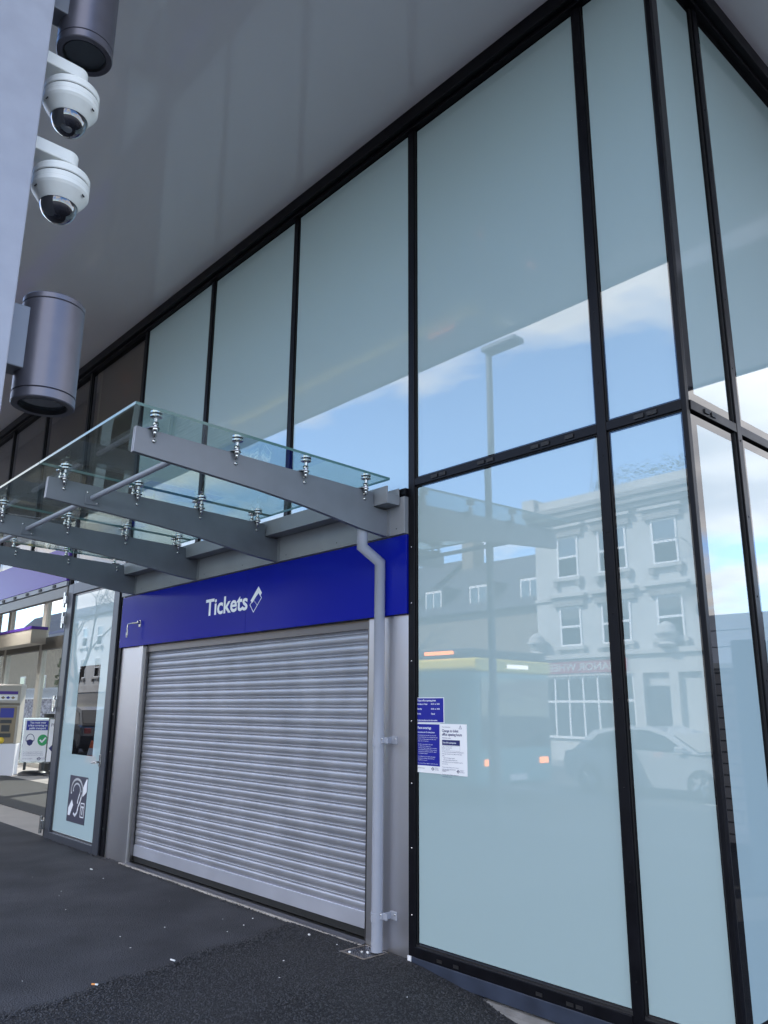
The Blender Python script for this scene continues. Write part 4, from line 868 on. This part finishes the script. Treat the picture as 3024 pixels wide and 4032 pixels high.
# vehicles
def wheel(x, y, z, r, w_, parent, n=24):
    t = MB().lathe([(r*.62, -w_/2), (r*.95, -w_/2), (r, -w_*.3), (r, w_*.3), (r*.95, w_/2), (r*.62, w_/2)], (x, y, z), n, axis='y').build('tyre', 'tyre', parent)
    mb = MB(); mb.lathe([(r*.64, -w_*.46), (r*.60, -w_*.2), (r*.60, w_*.2), (r*.64, w_*.46)], (x, y, z), n, axis='y')
    for s in (-1, 1):
        for k in range(5):
            a = k*2*math.pi/5; d = Vector((math.cos(a), 0, math.sin(a))); q = Vector((x, y+s*w_*.42, z)); mb.cyl(q+d*r*.1, q+d*r*.60, r*.11, r*.15, 6)
        mb.cyl((x, y+s*w_*.40, z), (x, y+s*w_*.46, z), r*.16, n=10)
    mb.build('rim', 'steel_bright', t)
def car(x, y, z, rz, paint, label, tall=1.0, group=None):
    t = thing('parked_car', label, 'car', (x, y, z), group, rz); Lh = 2.1
    body = [(-2.08, .38), (-2.12, .62), (-2.05, .86), (-1.75, .93), (-.9, .96), (.75, .93), (1.55, .84), (2.0, .70), (2.12, .52), (2.08, .30), (1.75, .24), (-1.75, .24)]
    mb = MB(); secs = [(-.86, .96), (-.80, 1.0), (.80, 1.0), (.86, .96)]
    def ringv(yy, sc): return [(p[0]*sc, yy, .6*tall+(p[1]*tall-.6*tall)*sc) for p in body]
    n = len(body); allv = []
    for yy, sc in secs: allv += ringv(yy, sc)
    mb.add(allv, [(k*n+i, k*n+(i+1) % n, (k+1)*n+(i+1) % n, (k+1)*n+i) for k in range(3) for i in range(n)]+[tuple(range(n)), tuple(range(3*n, 4*n))[::-1]], 0); mb.build('body', paint, t, .03, 3)
    cab = [(-1.85, .92), (-1.35, 1.36), (-.75, 1.46), (.05, 1.46), (.55, 1.32), (1.25, .92)]
    mb = MB(); v0 = [(p[0], -.74+(p[1]-.92)*.28, p[1]*tall) for p in cab]; v1 = [(p[0], .74-(p[1]-.92)*.28, p[1]*tall) for p in cab]; k = len(cab)
    mb.add(v0+v1, [(i, i+1, k+i+1, k+i) for i in range(k-1)], 0, False); mb.add(v0+v1, [tuple(range(k))[::-1], tuple(range(k, 2*k))], 0); mb.build('roof', paint, t, .03, 3)
    sw = [(-1.55, .95), (-1.2, 1.28), (-.72, 1.38), (.0, 1.38), (.45, 1.26), (1.0, .95)]
    for s in (-1, 1):
        mb = MB(); f_ = lambda p: (p[0], s*(.755-(p[1]-.92)*.28), p[1]*tall); mb.add([f_(p) for p in sw], [tuple(range(len(sw)))], 0); mb.build('side_window', 'window_dark', t)
        MB().box(-.28, -.22, s*.77-.005 if s > 0 else s*.77, s*.765 if s > 0 else s*.76, .95*tall, 1.37*tall).build('pillar', paint, t)
        MB().box(.85, 1.05, s*.80, s*.98, .95*tall, 1.07*tall).build('wing_mirror', paint, t, .02)
    for a, b, nm in (((.58, 1.30), (1.2, .95), 'windscreen'), ((-1.38, 1.33), (-1.8, .96), 'rear_window')):
        d = .015 if nm == 'windscreen' else -.015; mb = MB(); mb.add([(a[0]+d, -.6, a[1]*tall+.015), (a[0]+d, .6, a[1]*tall+.015), (b[0]+d, .68, b[1]*tall+.015), (b[0]+d, -.68, b[1]*tall+.015)], [(0, 1, 2, 3)]); mb.build(nm, 'window_dark', t)
    for sx in (-1.32, 1.34):
        for sy in (-.80, .80): wheel(sx, sy, .32, .32, .2, t)
    for s in (-1, 1): MB().box(1.95, 2.10, s*.55-.16, s*.55+.16, .60*tall, .74*tall).build('headlight', 'steel_bright', t, .02); MB().box(-2.10, -1.98, s*.6-.14, s*.6+.14, .66*tall, .85*tall).build('tail_light', 'car_red', t, .02)
    return t
zc = gz(-7, -6)-.115
car(-7.35, -12.75, zc, R(6), 'car_silver', 'silver hatchback across the road, mirrored in the corner panes', 1.0)
car(-29.5, -8.6, gz(-29, -6)-.115, R(180), 'car_dark', 'dark four by four at the near kerb, mirrored in the frosted door', 1.22)
car(-37.5, -15.9, gz(-37, -6)-.115, R(0), 'car_red', 'red car parked across the road beside the bare tree', 1.0)
tcn = thing('traffic_cone', 'orange and white traffic cone on the near kerb', 'traffic cone', (-23.5, -6.6, -.15)); MB().lathe([(.2, .03), (.13, .3)], (-23.5, -6.6, -.15), 18).build('lower_cone', 'cone_orange', tcn); MB().lathe([(.13, .3), (.08, .52)], (-23.5, -6.6, -.15), 18).build('white_band', 'paper_white', tcn); MB().lathe([(.08, .52), (.035, .75), (.0001, .75)], (-23.5, -6.6, -.15), 18).build('tip', 'cone_orange', tcn); MB().box(-23.75, -23.25, -6.85, -6.35, -.15, -.12).build('base', 'black_plastic', tcn)
# bus: front faces +x, near side faces the station
zr = gz(-9, -6)-.115
bus = thing('bus', 'single deck teal and yellow bus with amber lights, mirrored in the large pane', 'bus', (-13, -9.4, zr))
bx0, bx1, by0, by1 = -18.6, -8.6, -10.5, -8.05
MB().box(bx0, bx1, by0, by1, zr+.32, zr+2.62).build('body', 'bus_body', bus, .12, 3); MB().box(bx0+.05, bx1-.08, by0+.05, by1-.05, zr+2.75, zr+3.0).build('roof', 'black_plastic', bus, .08, 3)
MB().box(bx0-.01, bx1+.02, by0-.01, by1+.01, zr+2.52, zr+2.80).build('yellow_band', 'bus_yellow', bus, .05, 3)
for x in np.arange(bx0+.5, bx1-1.9, 1.5): MB().box(x, x+1.4, by1+.001, by1+.015, zr+1.25, zr+2.40).build('side_window', 'window_dark', bus, .01)
MB().box(bx1-1.5, bx1-.45, by1+.001, by1+.02, zr+.45, zr+2.40).build('door', 'window_dark', bus, .01)
MB().box(bx1+.005, bx1+.02, by0+.12, by1-.12, zr+1.05, zr+2.42).build('windscreen', 'window_dark', bus, .01)
MB().box(bx1-2.6, bx1-1.6, by1+.001, by1+.012, zr+.35, zr+1.0).build('wheel_arch', 'bus_yellow', bus, .004)
for x in (bx1-2.1, bx0+2.4):
    for y in (by0+.15, by1-.13): wheel(x, y, zr+.48, .48, .28, bus)
for y in (by0+.35, by1-.35): MB().box(bx1+.005, bx1+.03, y-.14, y+.14, zr+.72, zr+.84).build('indicator', 'orange_lit', bus)
MB().box(bx1-1.4, bx1-.6, by1-.03, by1+.005, zr+2.88, zr+2.95).build('amber_display', 'orange_lit', bus)
MB().box(bx1+.022, bx1+.026, -9.7, -9.0, zr+2.62, zr+2.70).build('route_display', 'white_lit', bus); MB().box(bx1+.005, bx1+.02, -9.55, -9.0, zr+.42, zr+.54).build('number_plate', 'paper_white', bus)
# right-hand side: wall and cabinet mirrored in the return panes
sw_ = thing('side_wall', 'dark brick side wall with pale cladding above, mirrored in the right return panes', 'wall', (5, 8.6, -.4))
MB().box(-.5, 14, 8.5, 9.2, -1.2, 2.28).build('brick_base', 'side_brick', sw_); MB().box(-.5, 14, 8.44, 9.2, 2.28, 2.36).build('coping', 'stone_band', sw_)
for i, z in enumerate((2.36, 2.62, 2.88)): MB().box(-.5, 14, 8.6+.005*i, 9.2, z+.006, z+.25).build('cladding_board', 'cladding', sw_)
cb = MB().box(1.95, 2.28, 5.2, 5.5, -.5, 2.42).build('service_cabinet', 'cabinet_blue', None, .01); tag(cb, 'tall blue grey service cabinet mirrored in the right return pane', 'cabinet')
sheet('side_path', .17, 14, -.005, 8.5, 28, 4, lambda x, y: gz(x, -.005)-.02 if x < 3.2 else gz(x, -.005)-.02, 'asphalt_new')
